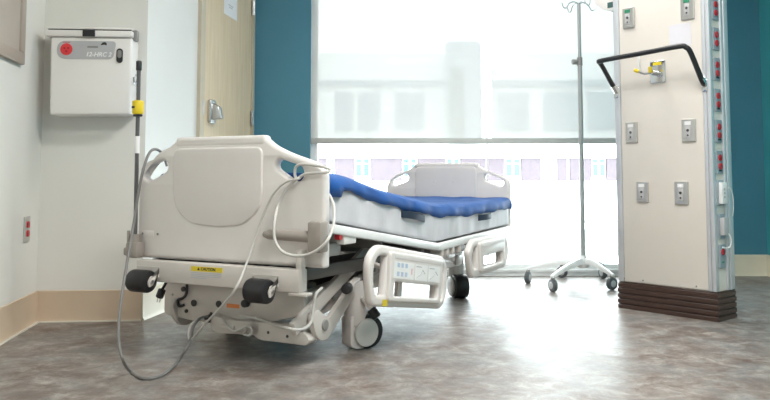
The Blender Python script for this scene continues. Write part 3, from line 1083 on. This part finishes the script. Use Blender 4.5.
# blue cover: shell over the top with an uneven hem
secs = []
NY, NX = 150, 26
for i in range(NY + 1):
    y = 0.036 + (2.244 - 0.036) * i / NY
    zt = smooth_interp(TOPZ, y)
    row = []
    hemR = 0.060 + 0.0035 * wob(y, 0.3) + (0.024 if y < 0.12 else 0)
    hemL = 0.060 + 0.0035 * wob(y, 2.3)
    W2 = HW + 0.008
    WL = HL + 0.008
    pts = [(-WL - 0.002, zt - hemL), (-WL - 0.004, zt - 0.035), (-WL + 0.004, zt - 0.012), (-WL + 0.025, zt + 0.003)]
    for k in range(1, NX):
        x = -WL + 0.025 + (W2 + WL - 0.05) * k / NX
        pts.append((x, zt + 0.005 + 0.0035 * wob(y * 0.9 + x, x * 2.2) * (0.5 + 0.5 * math.sin(x * 9 + y * 3))))
    pts += [(W2 - 0.025, zt + 0.003), (W2 - 0.004, zt - 0.012), (W2 + 0.004, zt - 0.035), (W2 + 0.002, zt - hemR)]
    wr = 0.0045 * wob(y, 1.0)
    pts[-1] = (pts[-1][0] + wr, pts[-1][1])
    pts[-2] = (pts[-2][0] + wr * 0.8, pts[-2][1])
    secs.append([(a, y, b) for a, b in pts])
mb = MB()
n = len(secs[0])
vs = [p for s_ in secs for p in s_]
fs = [(i * n + k, i * n + k + 1, (i + 1) * n + k + 1, (i + 1) * n + k) for i in range(NY) for k in range(n - 1)]
# end flaps
for row, yy in ((secs[0], 0.034), (secs[-1], 2.246)):
    o = len(vs)
    vs += [(p[0], yy, p[2] - 0.06) for p in row[3:-3]]
    b0 = 0 if row is secs[0] else NY * n
    m_ = len(row[3:-3])
    fs += [(b0 + 3 + k, o + k, o + k + 1, b0 + 3 + k + 1) for k in range(m_ - 1)]
mb.add(vs, fs)
cvr = mb.build('cover', M['blue_cloth'], mt)
so = cvr.modifiers.new('thickness', 'SOLIDIFY')
so.thickness = 0.003
so.offset = 0
for y0, y1, dz in ((0.665, 0.915, 0.082), (1.655, 1.865, 0.082)):
    pts = []
    for k in range(13):
        t = k / 12
        y = y0 + (y1 - y0) * t
        bow = 0.018 * math.sin(PI * t)
        pts.append((HW + 0.006 + bow, y, interp(TOPZ, y) - dz))
    m = MB()
    vs = []
    for p in pts:
        for dx, dzz in ((-0.002, -0.016), (0.002, -0.016), (0.002, 0.016), (-0.002, 0.016)):
            vs.append((p[0] + dx, p[1], p[2] + dzz))
    fs = [(i * 4 + k, i * 4 + (k + 1) % 4, i * 4 + 4 + (k + 1) % 4, i * 4 + 4 + k) for i in range(12) for k in range(4)]
    fs += [(3, 2, 1, 0), (48, 49, 50, 51)]
    m.add(vs, fs)
    m.build('carry_strap', M['navy_web'], mt)

# ---------------------------------------------------------------- pole standing in the bed socket
sp = thing('bed_pole', 'dark grey pole with yellow grip standing in the bed corner socket', 'pole',
           tuple(Vector((BO[0], BO[1], 0)) + BR * -0.447 + BD * -0.05 + Vector((0, 0, 0.486))), -BT)


def pz(py):
    return at(140, py, 3.33).z - 0.484


MB().cyl((0, 0, 0), (0, 0, pz(72)), 0.0085, 14).build('shaft', M['pole_grey'], sp)
MB().drum((0, 0, pz(72)), (0, 0, pz(62)), 0.012, 0.004, 14).build('top_cap', M['black_plastic'], sp)
g = MB().drum((0, 0, pz(115.5)), (0, 0, pz(101.5)), 0.024, 0.007, 20).build('yellow_grip', M['yellow_plastic'], sp)
MB().drum((0, 0, pz(117.5)), (0, 0, pz(115)), 0.020, 0.004, 20).build('black_ring', M['black_plastic'], g)
MB().box(-0.012, 0.004, -0.0247, -0.0235, pz(109.5), pz(107.5)).build('print_mark', M['black_plastic'], g, smooth=False)
MB().cyl((0, 0, pz(154)), (0, 0, pz(137)), 0.0105, 14).build('white_sleeve', M['label_white'], sp)

# ---------------------------------------------------------------- loose cables on the bed
def wpath(lst):
    """(px, py, Y) -> world; Y None -> lying on the floor"""
    out = []
    for px, py, Y in lst:
        out.append(onfloor(px, py, 0.0085) if Y is None else at(px, py, Y))
    return out


def cable(name, pts, r, m, label):
    o = MB().tube(catmull(pts, 8), r, 10).build(name, m)
    return tag(o, label, 'cable')


def hbY(px, py, y):
    p = bplane(px, py, y)
    return (Vector((BO[0], BO[1], 0)) + BR * p.x + BD * p.y).y


gp = [(167, 166, hbY(167, 166, 0.05)), (163, 155, hbY(163, 155, 0.045)), (157, 149.5, hbY(157, 149.5, 0.0)), (150, 152, hbY(150, 152, -0.045)), (144, 167, hbY(144, 167, -0.08)),
      (139, 190, 3.23), (133, 228, 3.20), (125, 275, 3.10), (119.5, 315, 2.98), (119, 342, 2.88), (123, 360, 2.84), (131, 372, None), (145, 378.5, None), (162, 375, None),
      (177, 362, None), (186, 349, 3.10), (191, 338, 3.17), (193, 328, 3.22), (199, 319, 3.27), (209, 316, 3.30)]
cable('grey_cable', wpath(gp), 0.0058, M['grey_cable'], 'grey cable hanging over the headboard and looping onto the floor')
# white call cord wrapped on the right shoulder of the headboard, with a big hanging loop
yb, yf = 0.042, -0.038
wl = []
for px, py, y in ((297, 180, yf), (295, 175, yf), (295.5, 168, yf), (299, 164.8, yf), (306, 164.2, yf), (318, 165.8, yf), (326, 167.6, yf), (330, 170, -0.028), (326, 172.5, yf), (317, 173, yf), (306, 174, yf), (300, 177, yf),
                  (288, 187, -0.045), (279, 203, -0.05), (274.5, 222, -0.09), (275, 240, -0.105), (283, 252, -0.11), (298, 256, -0.11), (314, 252, -0.11), (327, 241, -0.10),
                  (333.5, 225, -0.04), (334, 208, 0.0), (331, 198, 0.026), (327, 192, 0.030)):
    p = bplane(px, py, y)
    wl.append(Vector((BO[0], BO[1], 0)) + BR * p.x + BD * p.y + Vector((0, 0, p.z)))
cable('white_call_cord', wl, 0.0056, M['white_cable'], 'thick white cord coiled round the headboard shoulder in a big loop')
wl = []
for px, py, y in ((302, 176, 0.026), (301, 177, 0.0), (298, 179, -0.05), (286, 182, -0.05), (274, 193, -0.05), (264, 213, -0.05), (256, 236, -0.06), (247, 262, -0.10), (236, 288, -0.185), (220, 308, -0.15),
                  (206, 323, -0.10), (194, 337, -0.06), (190, 340, -0.04), (188.5, 334, -0.02), (191, 325, 0.02), (198, 319, 0.05)):
    p = bplane(px, py, y)
    wl.append(Vector((BO[0], BO[1], 0)) + BR * p.x + BD * p.y + Vector((0, 0, p.z)))
cable('white_mains_cord', wl, 0.0046, M['white_cable'], 'thin white cord running diagonally from headboard handle down to the base')

# ---------------------------------------------------------------- equipment box on the alcove wall
BY = 4.0
bx = thing('equipment_box', 'white plastic wall box with grey oval label and red emblem', 'wall box', (-1.46, BY - 0.001, 0), math.atan2(PB.y - PA.y, PB.x - PA.x))
fy = -0.145


def bpx(px, py):
    p = at(px, py, BY + fy - 0.005)
    return p.x + 1.46, p.z


x0, zt_ = bpx(50, 37)
x1, zb_ = bpx(126, 115)
body = MB()
ts = [(x0 - 0.006, zt_), (x1 + 0.004, zt_), (x1, zb_ + 0.004), (x0, zb_)]
body.prism(ts, lambda a, b, c: (a, c, b), fy, 0.0)
bo = body.build('body', M['box_plastic'], bx, bevel=0.012, seg=3)
lx0, lz1 = bpx(45, 27.5)
lx1, lz0 = bpx(129, 37)
lid = MB().box(lx0 + 0.004, lx1 - 0.002, fy - 0.010, 0.0, lz1 - 0.010, lz1).build('lid', M['box_plastic'], bx, bevel=0.004, seg=2)
MB().box(lx0 + 0.012, lx1 - 0.008, fy - 0.006, -0.002, lz1 - 0.0155, lz1 - 0.0095).build('lid_gasket', M['black_plastic'], bx)
MB().box(lx0, lx1, fy - 0.014, 0.0, zt_ + 0.001, lz1 - 0.015).build('rim', M['box_plastic'], bx, bevel=0.006)
cx_, cz_ = bpx(87, 32.5)
MB().box(cx_ - 0.03, cx_ + 0.03, fy - 0.020, fy - 0.008, cz_ - 0.022, cz_ + 0.010).build('latch', M['black_plastic'], lid, bevel=0.003)
MB().box(lx1 - 0.012, lx1 + 0.018, fy + 0.02, fy + 0.06, lz1 - 0.06, lz1 - 0.005).build('hinge_block', M['mid_metal'], lid, bevel=0.006)
MB().box(cx_ + 0.005, cx_ + 0.05, fy + 0.03, fy + 0.06, lz1 - 0.001, lz1 + 0.010).build('lid_knob', M['box_plastic'], lid, bevel=0.003)
a0, b0 = bpx(55, 59)
a1, b1 = bpx(113, 41)
lb = plate('label', [fillet([(a0, b0), (a1 - 0.012, b0), (a1, b1), (a0, b1)], [0.045, 0.03, 0.02, 0.045], 8)], 0.003, 0.0008, front(0, fy - 0.0012, 0), M['label_grey'], bo)
ex, ez = bpx(64.5, 49.5)
em = plate('emblem', [ellipse(ex, ez, 0.029, 0.030, 0, 28)], 0.003, 0.0005, front(0, fy - 0.003, 0), M['bright_red'], lb)
for k in range(3):                     # three-lobed warning mark
    a = R(30 + 120 * k)
    MB().lathe((ex + 0.0105 * math.cos(a), fy - 0.0046, ez + 0.0105 * math.sin(a)), (ex + 0.0105 * math.cos(a), fy - 0.0052, ez + 0.0105 * math.sin(a)), [(0, 0.0058), (0.0006, 0.0058)], 14).build('emblem_mark', M['red'], em)
MB().box(ex - 0.018, ex + 0.018, fy - 0.0036, fy - 0.0025, ez + 0.0335, ez + 0.0365).build('printed_line', M['red'], lb, smooth=False)
for k in range(5):
    ux, uz = bpx(75, 46 + k * 2.2)
    MB().box(ux - (0.004 if k == 0 else 0.012), ux + (0.004 if k == 0 else 0.012), fy - 0.0036, fy - 0.0025, uz - 0.0015, uz + 0.0015).build('printed_line', M['print'], lb, smooth=False)
tx_, tz_ = bpx(95.5, 54.5)
text('white_lettering', '12-HRC 2', 0.030, front(tx_, fy - 0.0032, tz_), M['label_white'], lb, shear=0.25)
tx_, tz_ = bpx(90, 46.8)
MB().box(tx_ - 0.026, tx_ + 0.026, fy - 0.0036, fy - 0.0025, tz_ - 0.005, tz_ + 0.004).build('printed_line', M['mid_metal'], lb, smooth=False)
tx_, tz_ = bpx(101, 43.6)
plate('black_swoosh', [fillet([(tx_ - 0.017, tz_ - 0.008), (tx_ - 0.008, tz_ + 0.006), (tx_ + 0.006, tz_ + 0.009), (tx_ + 0.014, tz_ + 0.002), (tx_ + 0.013, tz_ - 0.009), (tx_ + 0.004, tz_ - 0.004)][::-1], 0.004)],
      0.001, 0.0002, front(0, fy - 0.0033, 0), M['black_plastic'], lb)
kx, kz = bpx(116.3, 55.3)
ko = plate('lock', [slot((kx, kz - 0.021), (kx, kz + 0.021), 0.0155, 0.0155)], 0.008, 0.002, front(0, fy - 0.003, 0), M['black_plastic'], bo)
plate('lock_tab', [slot((kx, kz - 0.002), (kx, kz + 0.018), 0.010, 0.010)], 0.004, 0.001, front(0, fy - 0.008, 0), M['mid_metal'], ko)
hkx, hkz = bpx(131, 74)
hp = [(x1 - 0.004, -0.06, hkz + 0.01), (x1 + 0.012, -0.06, hkz + 0.005), (x1 + 0.016, -0.075, hkz - 0.01), (x1 + 0.014, -0.10, hkz - 0.035), (x1 + 0.012, -0.125, hkz - 0.035), (x1 + 0.012, -0.135, hkz - 0.01)]
MB().tube(catmull(hp, 5), 0.0045, 8).build('side_hook', M['chrome'], bo)

# ---------------------------------------------------------------- left wall: framed board and red outlet
ld = (PA - LN).normalized()
la = math.atan2(ld.y, ld.x)


def lw_at(px):
    """distance along the left wall (from its near end) seen at pixel column px"""
    k = (px - 385) / F
    # LN + ld*s : x = k*y
    return (k * LN.y - LN.x) / (ld.x - k * ld.y)


def lw_z(px, py):
    s = lw_at(px)
    return at(px, py, LN.y + ld.y * s).z


s1 = lw_at(17)
z0_ = lw_z(22, 67)
pf = thing('framed_board', 'taupe framed board hung on the cream left wall', 'picture frame', (LN.x + ld.x * s1 + ld.y * 0.001, LN.y + ld.y * s1 - ld.x * 0.001, z0_), la)
fw, fh, ft = 0.62, 0.72, 0.055
m = MB()
m.box(-fw, 0, -0.022, 0, 0, ft)
m.box(-fw, 0, -0.022, 0, fh - ft, fh)
m.box(-fw, -fw + ft, -0.022, 0, ft, fh - ft)
m.box(-ft, 0, -0.022, 0, ft, fh - ft)
m.build('frame', M['frame_tan'], pf, bevel=0.004)
MB().box(-fw + ft, -ft, -0.012, -0.002, ft, fh - ft).build('board', M['frame_inner'], pf, smooth=False)


s2 = lw_at(28.5)
z2 = lw_z(28.5, 229)
lo = thing('wall_outlet', 'grey steel outlet plate with red sockets on the cream wall', 'outlet', (LN.x + ld.x * s2, LN.y + ld.y * s2, z2), la)
plate('cover_plate', [rrect(-0.04, -0.06, 0.04, 0.06, 0.006)], 0.008, 0.003, front(0, -0.004, 0), M['steel_plate'], lo)
for dz in (-0.021, 0.021):
    rc = plate('red_socket', [rrect(-0.017, dz - 0.0155, 0.017, dz + 0.0155, 0.010)], 0.008, 0.002, front(0, -0.009, 0), M['red'], lo)
    for dx in (-0.007, 0.007):
        MB().box(dx - 0.0015, dx + 0.0015, -0.0134, -0.0128, dz - 0.003, dz + 0.007).build('slot', M['black_plastic'], rc, smooth=False)

# ---------------------------------------------------------------- power column
NC = onfloor(718, 322)
CA = R(-50)
CW, CD = 0.567, 0.185
col = thing('power_column', 'cream and aluminium medical power column with brown plinth and black push bar', 'power column', (NC.x, NC.y, 0), CA)
# plinth with ridges
prof = [0.0]
pm_ = MB()
PZ = 0.146
rows = 5
for k in range(rows):
    za, zc = PZ * k / rows, PZ * (k + 1) / rows
    o = 0.006 if k < rows - 1 else 0.004
    pm_.box(-CW - o, o, -o, CD + o, za, zc - 0.007)
    pm_.box(-CW - o + 0.004, o - 0.004, -o + 0.004, CD + o - 0.004, zc - 0.007, zc)
pm_.build('plinth', M['plinth'], col, bevel=0.002, seg=1)
MB().box(-CW + 0.03, -0.012, 0.012, CD - 0.008, PZ, CEIL - 0.002).build('body', M['column_cream'], col, smooth=False)
MB().box(-CW + 0.036, -0.046, 0.002, 0.013, PZ + 0.004, CEIL - 0.002).build('front_panel', M['column_cream'], col, bevel=0.003)
# aluminium corner extrusions
for x0_, x1_, y0_, y1_ in ((-CW, -CW + 0.034, -0.006, 0.05), (-0.044, -0.024, -0.004, 0.013), (-0.022, 0.0, -0.006, 0.028), (-0.03, 0.004, CD - 0.075, CD - 0.05), (-0.05, 0.006, CD - 0.045, CD)):
    MB().box(x0_, x1_, y0_, y1_, PZ + 0.001, CEIL - 0.002).build('corner_extrusion', M['alu'], col, bevel=0.005)
MB().box(-CW - 0.002, -CW + 0.03, CD - 0.05, CD, PZ + 0.001, CEIL - 0.002).build('corner_extrusion', M['alu'], col, bevel=0.005)
for u, z in ((0.534, 0.165), (0.416, 0.165), (0.11, 0.165)):
    MB().cyl((-u, 0.0025, z), (-u, -0.001, z), 0.004, 10).build('screw', M['mid_metal'], col)
# steel gas and data plates on the front
for i, (u, z, wd, ht, green) in enumerate(((0.467, 1.616, 0.072, 0.115, 1), (0.114, 1.612, 0.075, 0.12, 1), (0.463, 0.972, 0.072, 0.115, 0), (0.125, 0.968, 0.076, 0.118, 0), (0.404, 0.644, 0.07, 0.11, 0), (0.175, 0.642, 0.076, 0.12, 0))):
    po_ = plate('outlet_plate', [rrect(-u - wd / 2, z - ht / 2, -u + wd / 2, z + ht / 2, 0.005)], 0.012, 0.003, front(0, -0.0035, 0), M['steel_plate'], col)
    lbm = M['green'] if green else M['label_white']
    MB().box(-u - 0.020, -u + 0.014, -0.0112, -0.0095, z + ht * 0.24, z + ht * 0.40).build('port_label', lbm, po_, smooth=False)
    MB().box(-u - 0.016, -u + 0.012, -0.0125, -0.0095, z - ht * 0.34, z + ht * 0.20).build('port_insert', M['label_grey'], po_, bevel=0.002)
    for dz in (0.0, -0.026):
        MB().cyl((-u - 0.002, -0.0125, z + dz), (-u - 0.002, -0.0145, z + dz), 0.0075 if dz == 0 else 0.005, 12).build('port', M['dark_metal'], po_)
# centre valve plate with yellow fittings
u, z = 0.295, 1.293
vp = plate('valve_plate', [rrect(-u - 0.045, z - 0.06, -u + 0.045, z + 0.06, 0.005)], 0.012, 0.003, front(0, -0.0035, 0), M['chrome'], col)
MB().box(-u - 0.025, -u + 0.025, -0.0112, -0.0095, z + 0.036, z + 0.052).build('yellow_label', M['yellow'], vp, smooth=False)
MB().cyl((-u, -0.009, z - 0.008), (-u, -0.075, z - 0.008), 0.015, 16).build('valve_stem', M['chrome'], vp)
MB().box(-u - 0.009, -u + 0.009, -0.085, -0.07, z - 0.012, z + 0.022).build('valve_knob', M['yellow_plastic'], vp, bevel=0.004)
MB().tube(catmull([(-u, -0.07, z - 0.01), (-u - 0.03, -0.085, z - 0.015), (-u - 0.06, -0.10, z + 0.0)], 5), 0.007, 8).build('fitting_arm', M['chrome'], vp)
MB().drum((-u - 0.055, -0.098, z - 0.002), (-u - 0.08, -0.105, z + 0.01), 0.010, 0.003, 12).build('fitting_cap', M['yellow_plastic'], vp)
MB().tube([(-u - 0.05, -0.095, z - 0.005), (-u - 0.055, -0.10, z + 0.085)], 0.006, 8).build('fitting_hose', M['label_white'], vp)
# lavender card
MB().box(-0.163 - 0.062, -0.163 + 0.062, 0.0, 0.0022, 1.476 - 0.06, 1.476 + 0.06).build('blank_card', M['lavender_paper'], col, smooth=False)
# black push bar
bp_ = [(-0.552, -0.008, 1.205), (-0.553, -0.035, 1.232), (-0.556, -0.13, 1.335), (-0.556, -0.155, 1.358), (-0.535, -0.168, 1.366),
       (-0.30, -0.168, 1.376), (-0.08, -0.168, 1.386), (-0.045, -0.158, 1.378), (-0.032, -0.135, 1.350), (-0.030, -0.04, 1.225), (-0.030, -0.008, 1.197)]
pb = MB().tube(catmull(bp_, 6), 0.0135, 14).build('push_bar', M['black_plastic'], col)
for q in (bp_[0], bp_[-1]):
    MB().bar((q[0], -0.006, q[2] - 0.035), (q[0], -0.006, q[2] + 0.035), 0.028, 0.012, up=(0, 1, 0)).build('bar_bracket', M['chrome'], pb, bevel=0.003)
    MB().cyl((q[0], -0.004, q[2]), (q[0], -0.04, q[2] + 0.035), 0.017, 14).build('bar_clamp', M['chrome'], pb)
# side channel: backing strip with red outlets
MB().box(-0.013, -0.006, 0.03, CD - 0.077, PZ + 0.001, CEIL - 0.002).build('side_strip', M['column_cream'], col, smooth=False)


def side_plate(z, ht, wd=0.062, yc=0.068):
    mt_ = Matrix.Translation((-0.003, yc, z)) @ Matrix.Rotation(R(90), 4, 'Z') @ Matrix.Rotation(R(90), 4, 'X')
    return plate('side_outlet_plate', [rrect(-wd / 2, -ht / 2, wd / 2, ht / 2, 0.004)], 0.008, 0.002, mt_, M['outlet_plate'], col), mt_


ZS = [1.441, 1.283, 1.121, 0.961, 0.802, 0.322, 1.60, 1.76]
for i, z in enumerate(ZS):
    so_, mt_ = side_plate(z, 0.118)
    for j, dz in enumerate((-0.022, 0.022)):
        if abs(z - 0.322) < 0.01 and dz < 0:
            MB().box(-0.014, 0.014, -0.034, -0.026, 0.0038, 0.005, mt_).build('green_label', M['green'], so_, smooth=False)
            continue
        sk = plate('red_socket', [ellipse(0, dz, 0.017, 0.0165)], 0.008, 0.002, mt_ @ Matrix.Translation((0, 0, 0.006)), M['red'], so_)
        for dx in (-0.006, 0.006):
            MB().box(dx - 0.0015, dx + 0.0015, dz - 0.004, dz + 0.006, 0.0098, 0.0103, mt_).build('slot', M['black_plastic'], sk, smooth=False)
    if i in (1, 2, 3, 4):
        MB().box(-0.014, 0.014, -0.048, -0.039, 0.0038, 0.006, mt_).build('black_port', M['black_plastic'], so_, smooth=False)
# white nurse-call device, grey device and their cord
so_, mt_ = side_plate(0.643, 0.13)
dv = MB().box(-0.026, 0.030, -0.055, 0.055, 0.004, 0.024, mt_).build('call_station', M['label_white'], so_, bevel=0.004)
for dz in (-0.02, 0.0, 0.02):
    MB().box(-0.01, 0.004, dz - 0.005, dz + 0.005, 0.0235, 0.0255, mt_).build('call_button', M['label_grey'], dv, smooth=False)
so_, mt_ = side_plate(0.474, 0.125)
dv = MB().box(-0.024, 0.026, -0.045, 0.045, 0.004, 0.028, mt_).build('cord_socket', M['label_grey'], so_, bevel=0.004)
MB().tube(catmull([mt_ @ Vector(p) for p in ((0.005, -0.03, 0.02), (0.025, -0.045, 0.03), (0.04, -0.075, 0.03), (0.035, -0.105, 0.025), (0.01, -0.11, 0.02), (-0.02, -0.105, 0.015))], 6), 0.0035, 8).build('call_cord', M['label_white'], dv)
MB().tube(catmull([mt_ @ Vector(p) for p in ((0.02, 0.19, 0.02), (0.04, 0.195, 0.03), (0.06, 0.16, 0.035), (0.075, 0.10, 0.03), (0.085, 0.05, 0.02))], 6), 0.002, 8).build('pull_cord', M['label_white'], dv)
# bracket high on the left edge
br = MB().prism(fillet([(0.0, 1.685), (-0.07, 1.69), (-0.14, 1.74), (-0.14, 1.96), (0.0, 1.96)], 0.02), lambda a, b, c: (-CW + a, c, b), 0.02, 0.10)
bro = br.build('side_bracket', M['box_plastic'], col, bevel=0.004)
for z in (1.715, 1.765):
    MB().box(-CW - 0.050, -CW - 0.014, 0.0175, 0.0202, z - 0.016, z + 0.016).build('bracket_slot', M['dark_teal'], bro, smooth=False)

# ---------------------------------------------------------------- IV stand
IVY = 5.33
ivp = at(583, 250, IVY)
iv = thing('iv_stand', 'chrome infusion stand with white five-legged caster base by the window', 'iv stand', (ivp.x, IVY, 0))
hz_ = 0.165
MB().lathe((0, 0, 0.115), (0, 0, 0.20), [(0, 0.03), (0.02, 0.045), (0.055, 0.045), (0.07, 0.026), (0.085, 0.02)], 20).build('hub', M['iv_white'], iv)
z_joint = at(580, 62, IVY).z
z_top = at(580, 4, IVY).z
MB().cyl((0, 0, 0.19), (0, 0, z_joint), 0.0155, 16).build('lower_tube', M['iv_pole'], iv)
MB().cyl((0, 0, z_joint - 0.01), (0, 0, z_top), 0.012, 16).build('upper_tube', M['iv_pole'], iv)
cl_ = MB().cyl((0, 0, z_joint - 0.025), (0, 0, z_joint + 0.03), 0.019, 16).build('clamp_collar', M['mid_metal'], iv)
MB().drum((-0.015, 0, z_joint), (-0.055, -0.005, z_joint), 0.018, 0.005, 14).build('clamp_knob', M['mid_metal'], cl_)
hkm = MB()
for k in range(4):
    a = R(20 + 90 * k)
    d = Vector((math.cos(a), math.sin(a), 0))
    pts = [Vector((0, 0, z_top - 0.005)), d * 0.03 + Vector((0, 0, z_top + 0.012)), d * 0.075 + Vector((0, 0, z_top)), d * 0.10 + Vector((0, 0, z_top - 0.035)), d * 0.125 + Vector((0, 0, z_top - 0.03)), d * 0.135 + Vector((0, 0, z_top))]
    MB().tube(catmull(pts, 5), 0.0035, 8).build('bag_hook', M['chrome'], iv)
for (px, py), sw in (((553, 292), 200), ((528, 283.5), 150), ((557, 276.0), 60), ((612, 290), 300), ((603, 278.5), 20)):
    q = onfloor(px, py)
    v = Vector((q.x - ivp.x, q.y - IVY, 0))
    if v.y > 0.40:
        v *= 0.40 / v.y
    d = v.normalized()
    L = v.length
    e = d * (L - 0.01)
    lg = MB()
    s_ = Vector((-d.y, d.x, 0))
    secs = []
    for t, z, wdt, htt in ((0.03, 0.160, 0.022, 0.028), (0.10, 0.158, 0.020, 0.026), (L * 0.7, 0.128, 0.017, 0.020), (L - 0.005, 0.100, 0.015, 0.014), (L + 0.018, 0.094, 0.010, 0.010)):
        secs.append([tuple(d * t + s_ * (wdt * a) + Vector((0, 0, z + htt * b))) for a, b in ((-1, -0.6), (1, -0.6), (1, 0.3), (0.5, 0.8), (-0.5, 0.8), (-1, 0.3))])
    lgo = loft(secs).build('leg', M['iv_white'], iv)
    ang = R(sw)
    ax = Vector((math.cos(ang), math.sin(ang), 0))
    wc = d * L + Vector((0, 0, 0.041))
    MB().drum(wc - ax * 0.014, wc + ax * 0.014, 0.041, 0.006, 22).build('caster_wheel', M['wheel_grey'], lgo)
    MB().drum(wc - ax * 0.016, wc + ax * 0.016, 0.023, 0.003, 16).build('wheel_disc', M['caster_disc'], lgo)
    MB().cyl(d * L + Vector((0, 0, 0.06)), d * L + Vector((0, 0, 0.10)), 0.014, 12).build('caster_stem', M['mid_metal'], lgo)

# ---------------------------------------------------------------- outside: white building across the way
FY = 42.0
sc = FY / F
def ox(px): return (px - 385) * sc
def oz(py): return at(385, py, FY).z


gnd = MB().box(-80, 90, 7.0, 160, -7.2, -7.0).build('ground', M['out_ground'], smooth=False)
struct(gnd, 'pale concrete yard below the window')
bd = thing('office_building', 'pale building with pink brick panels and teal windows seen through the window', 'building', (0, FY, -7.0))


def ob(name, x0, x1, y0, y1, z0, z1, m, parent):
    return MB().box(x0, x1, y0, y1, z0 + 7, z1 + 7).build(name, m, parent, smooth=False)


ob('wall', ox(180), ox(760), 0.3, 9.0, -7.0, oz(52), M['out_white'], bd)
ob('parapet_band', ox(180), ox(760), 0.0, 0.299, oz(158), oz(146), M['out_white'], bd)
ob('sill_band', ox(180), ox(760), 0.0, 0.299, oz(192), oz(181), M['out_white'], bd)
bricks = [(300, 326), (335, 354), (371, 402), (418, 445), (461, 504), (522, 541), (558, 567), (570.5, 591), (607, 640), (655, 700)]
for a, b in bricks:
    ob('brick_panel', ox(a), ox(b), 0.1, 0.299, oz(180.9), oz(158.1), M['out_brick'], bd)
for a, b in ((326.5, 334.5), (355, 370), (402.5, 417), (446, 460), (505.5, 521), (592, 606), (641, 654)):
    wf = ob('window', ox(a), ox(b), 0.15, 0.299, oz(177), oz(158.1), M['out_white'], bd)
    half = (ox(b) - ox(a)) / 2
    for k in range(2):
        for z0_, z1_ in ((176, 164), (163, 159)):
            ob('pane', ox(a) + k * half + 0.07, ox(a) + (k + 1) * half - 0.07, 0.12, 0.149, oz(z0_), oz(z1_), M['out_glass'], wf)
# upper storey of the same building behind the shade
for a, b in ((335, 352), (358, 380), (395, 425), (500, 530), (545, 580), (590, 625)):
    ob('window', ox(a), ox(b), 0.2, 0.299, oz(130), oz(92), M['out_tower'], bd)
ob('cornice', ox(180), ox(760), 0.05, 0.299, oz(86), oz(80), M['out_tower'], bd)
tw = MB().box(ox(446), ox(481), -1.2, 0.29, oz(143) + 7, oz(45) + 7).build('glazed_bay', M['out_tower'], bd, smooth=False)
MB().box(ox(448), ox(462), -1.25, -1.2, oz(141) + 7, oz(70) + 7).build('bay_glazing', M['out_glass'], tw, smooth=False)
# low roof in front of it
rf = thing('low_roof', 'low white roof edge below the building across the way', 'roof', (0, 22, -7.0))
MB().box(-14, 20, 0, 8, 0, 5.6).build('wall', M['out_white'], rf, smooth=False)
MB().box(-14.2, 20.2, -0.3, 8.2, 5.6, 5.75).build('roof_edge', M['out_rail'], rf, smooth=False)
MB().box(-13.5, 19.5, 1.5, 1.56, 6.38, 6.46).build('guard_rail', M['out_rail'], rf, smooth=False)
for k in range(12):
    MB().box(-13.5 + k * 3, -13.44 + k * 3, 1.5, 1.56, 5.75, 6.4).build('rail_post', M['out_rail'], rf, smooth=False)
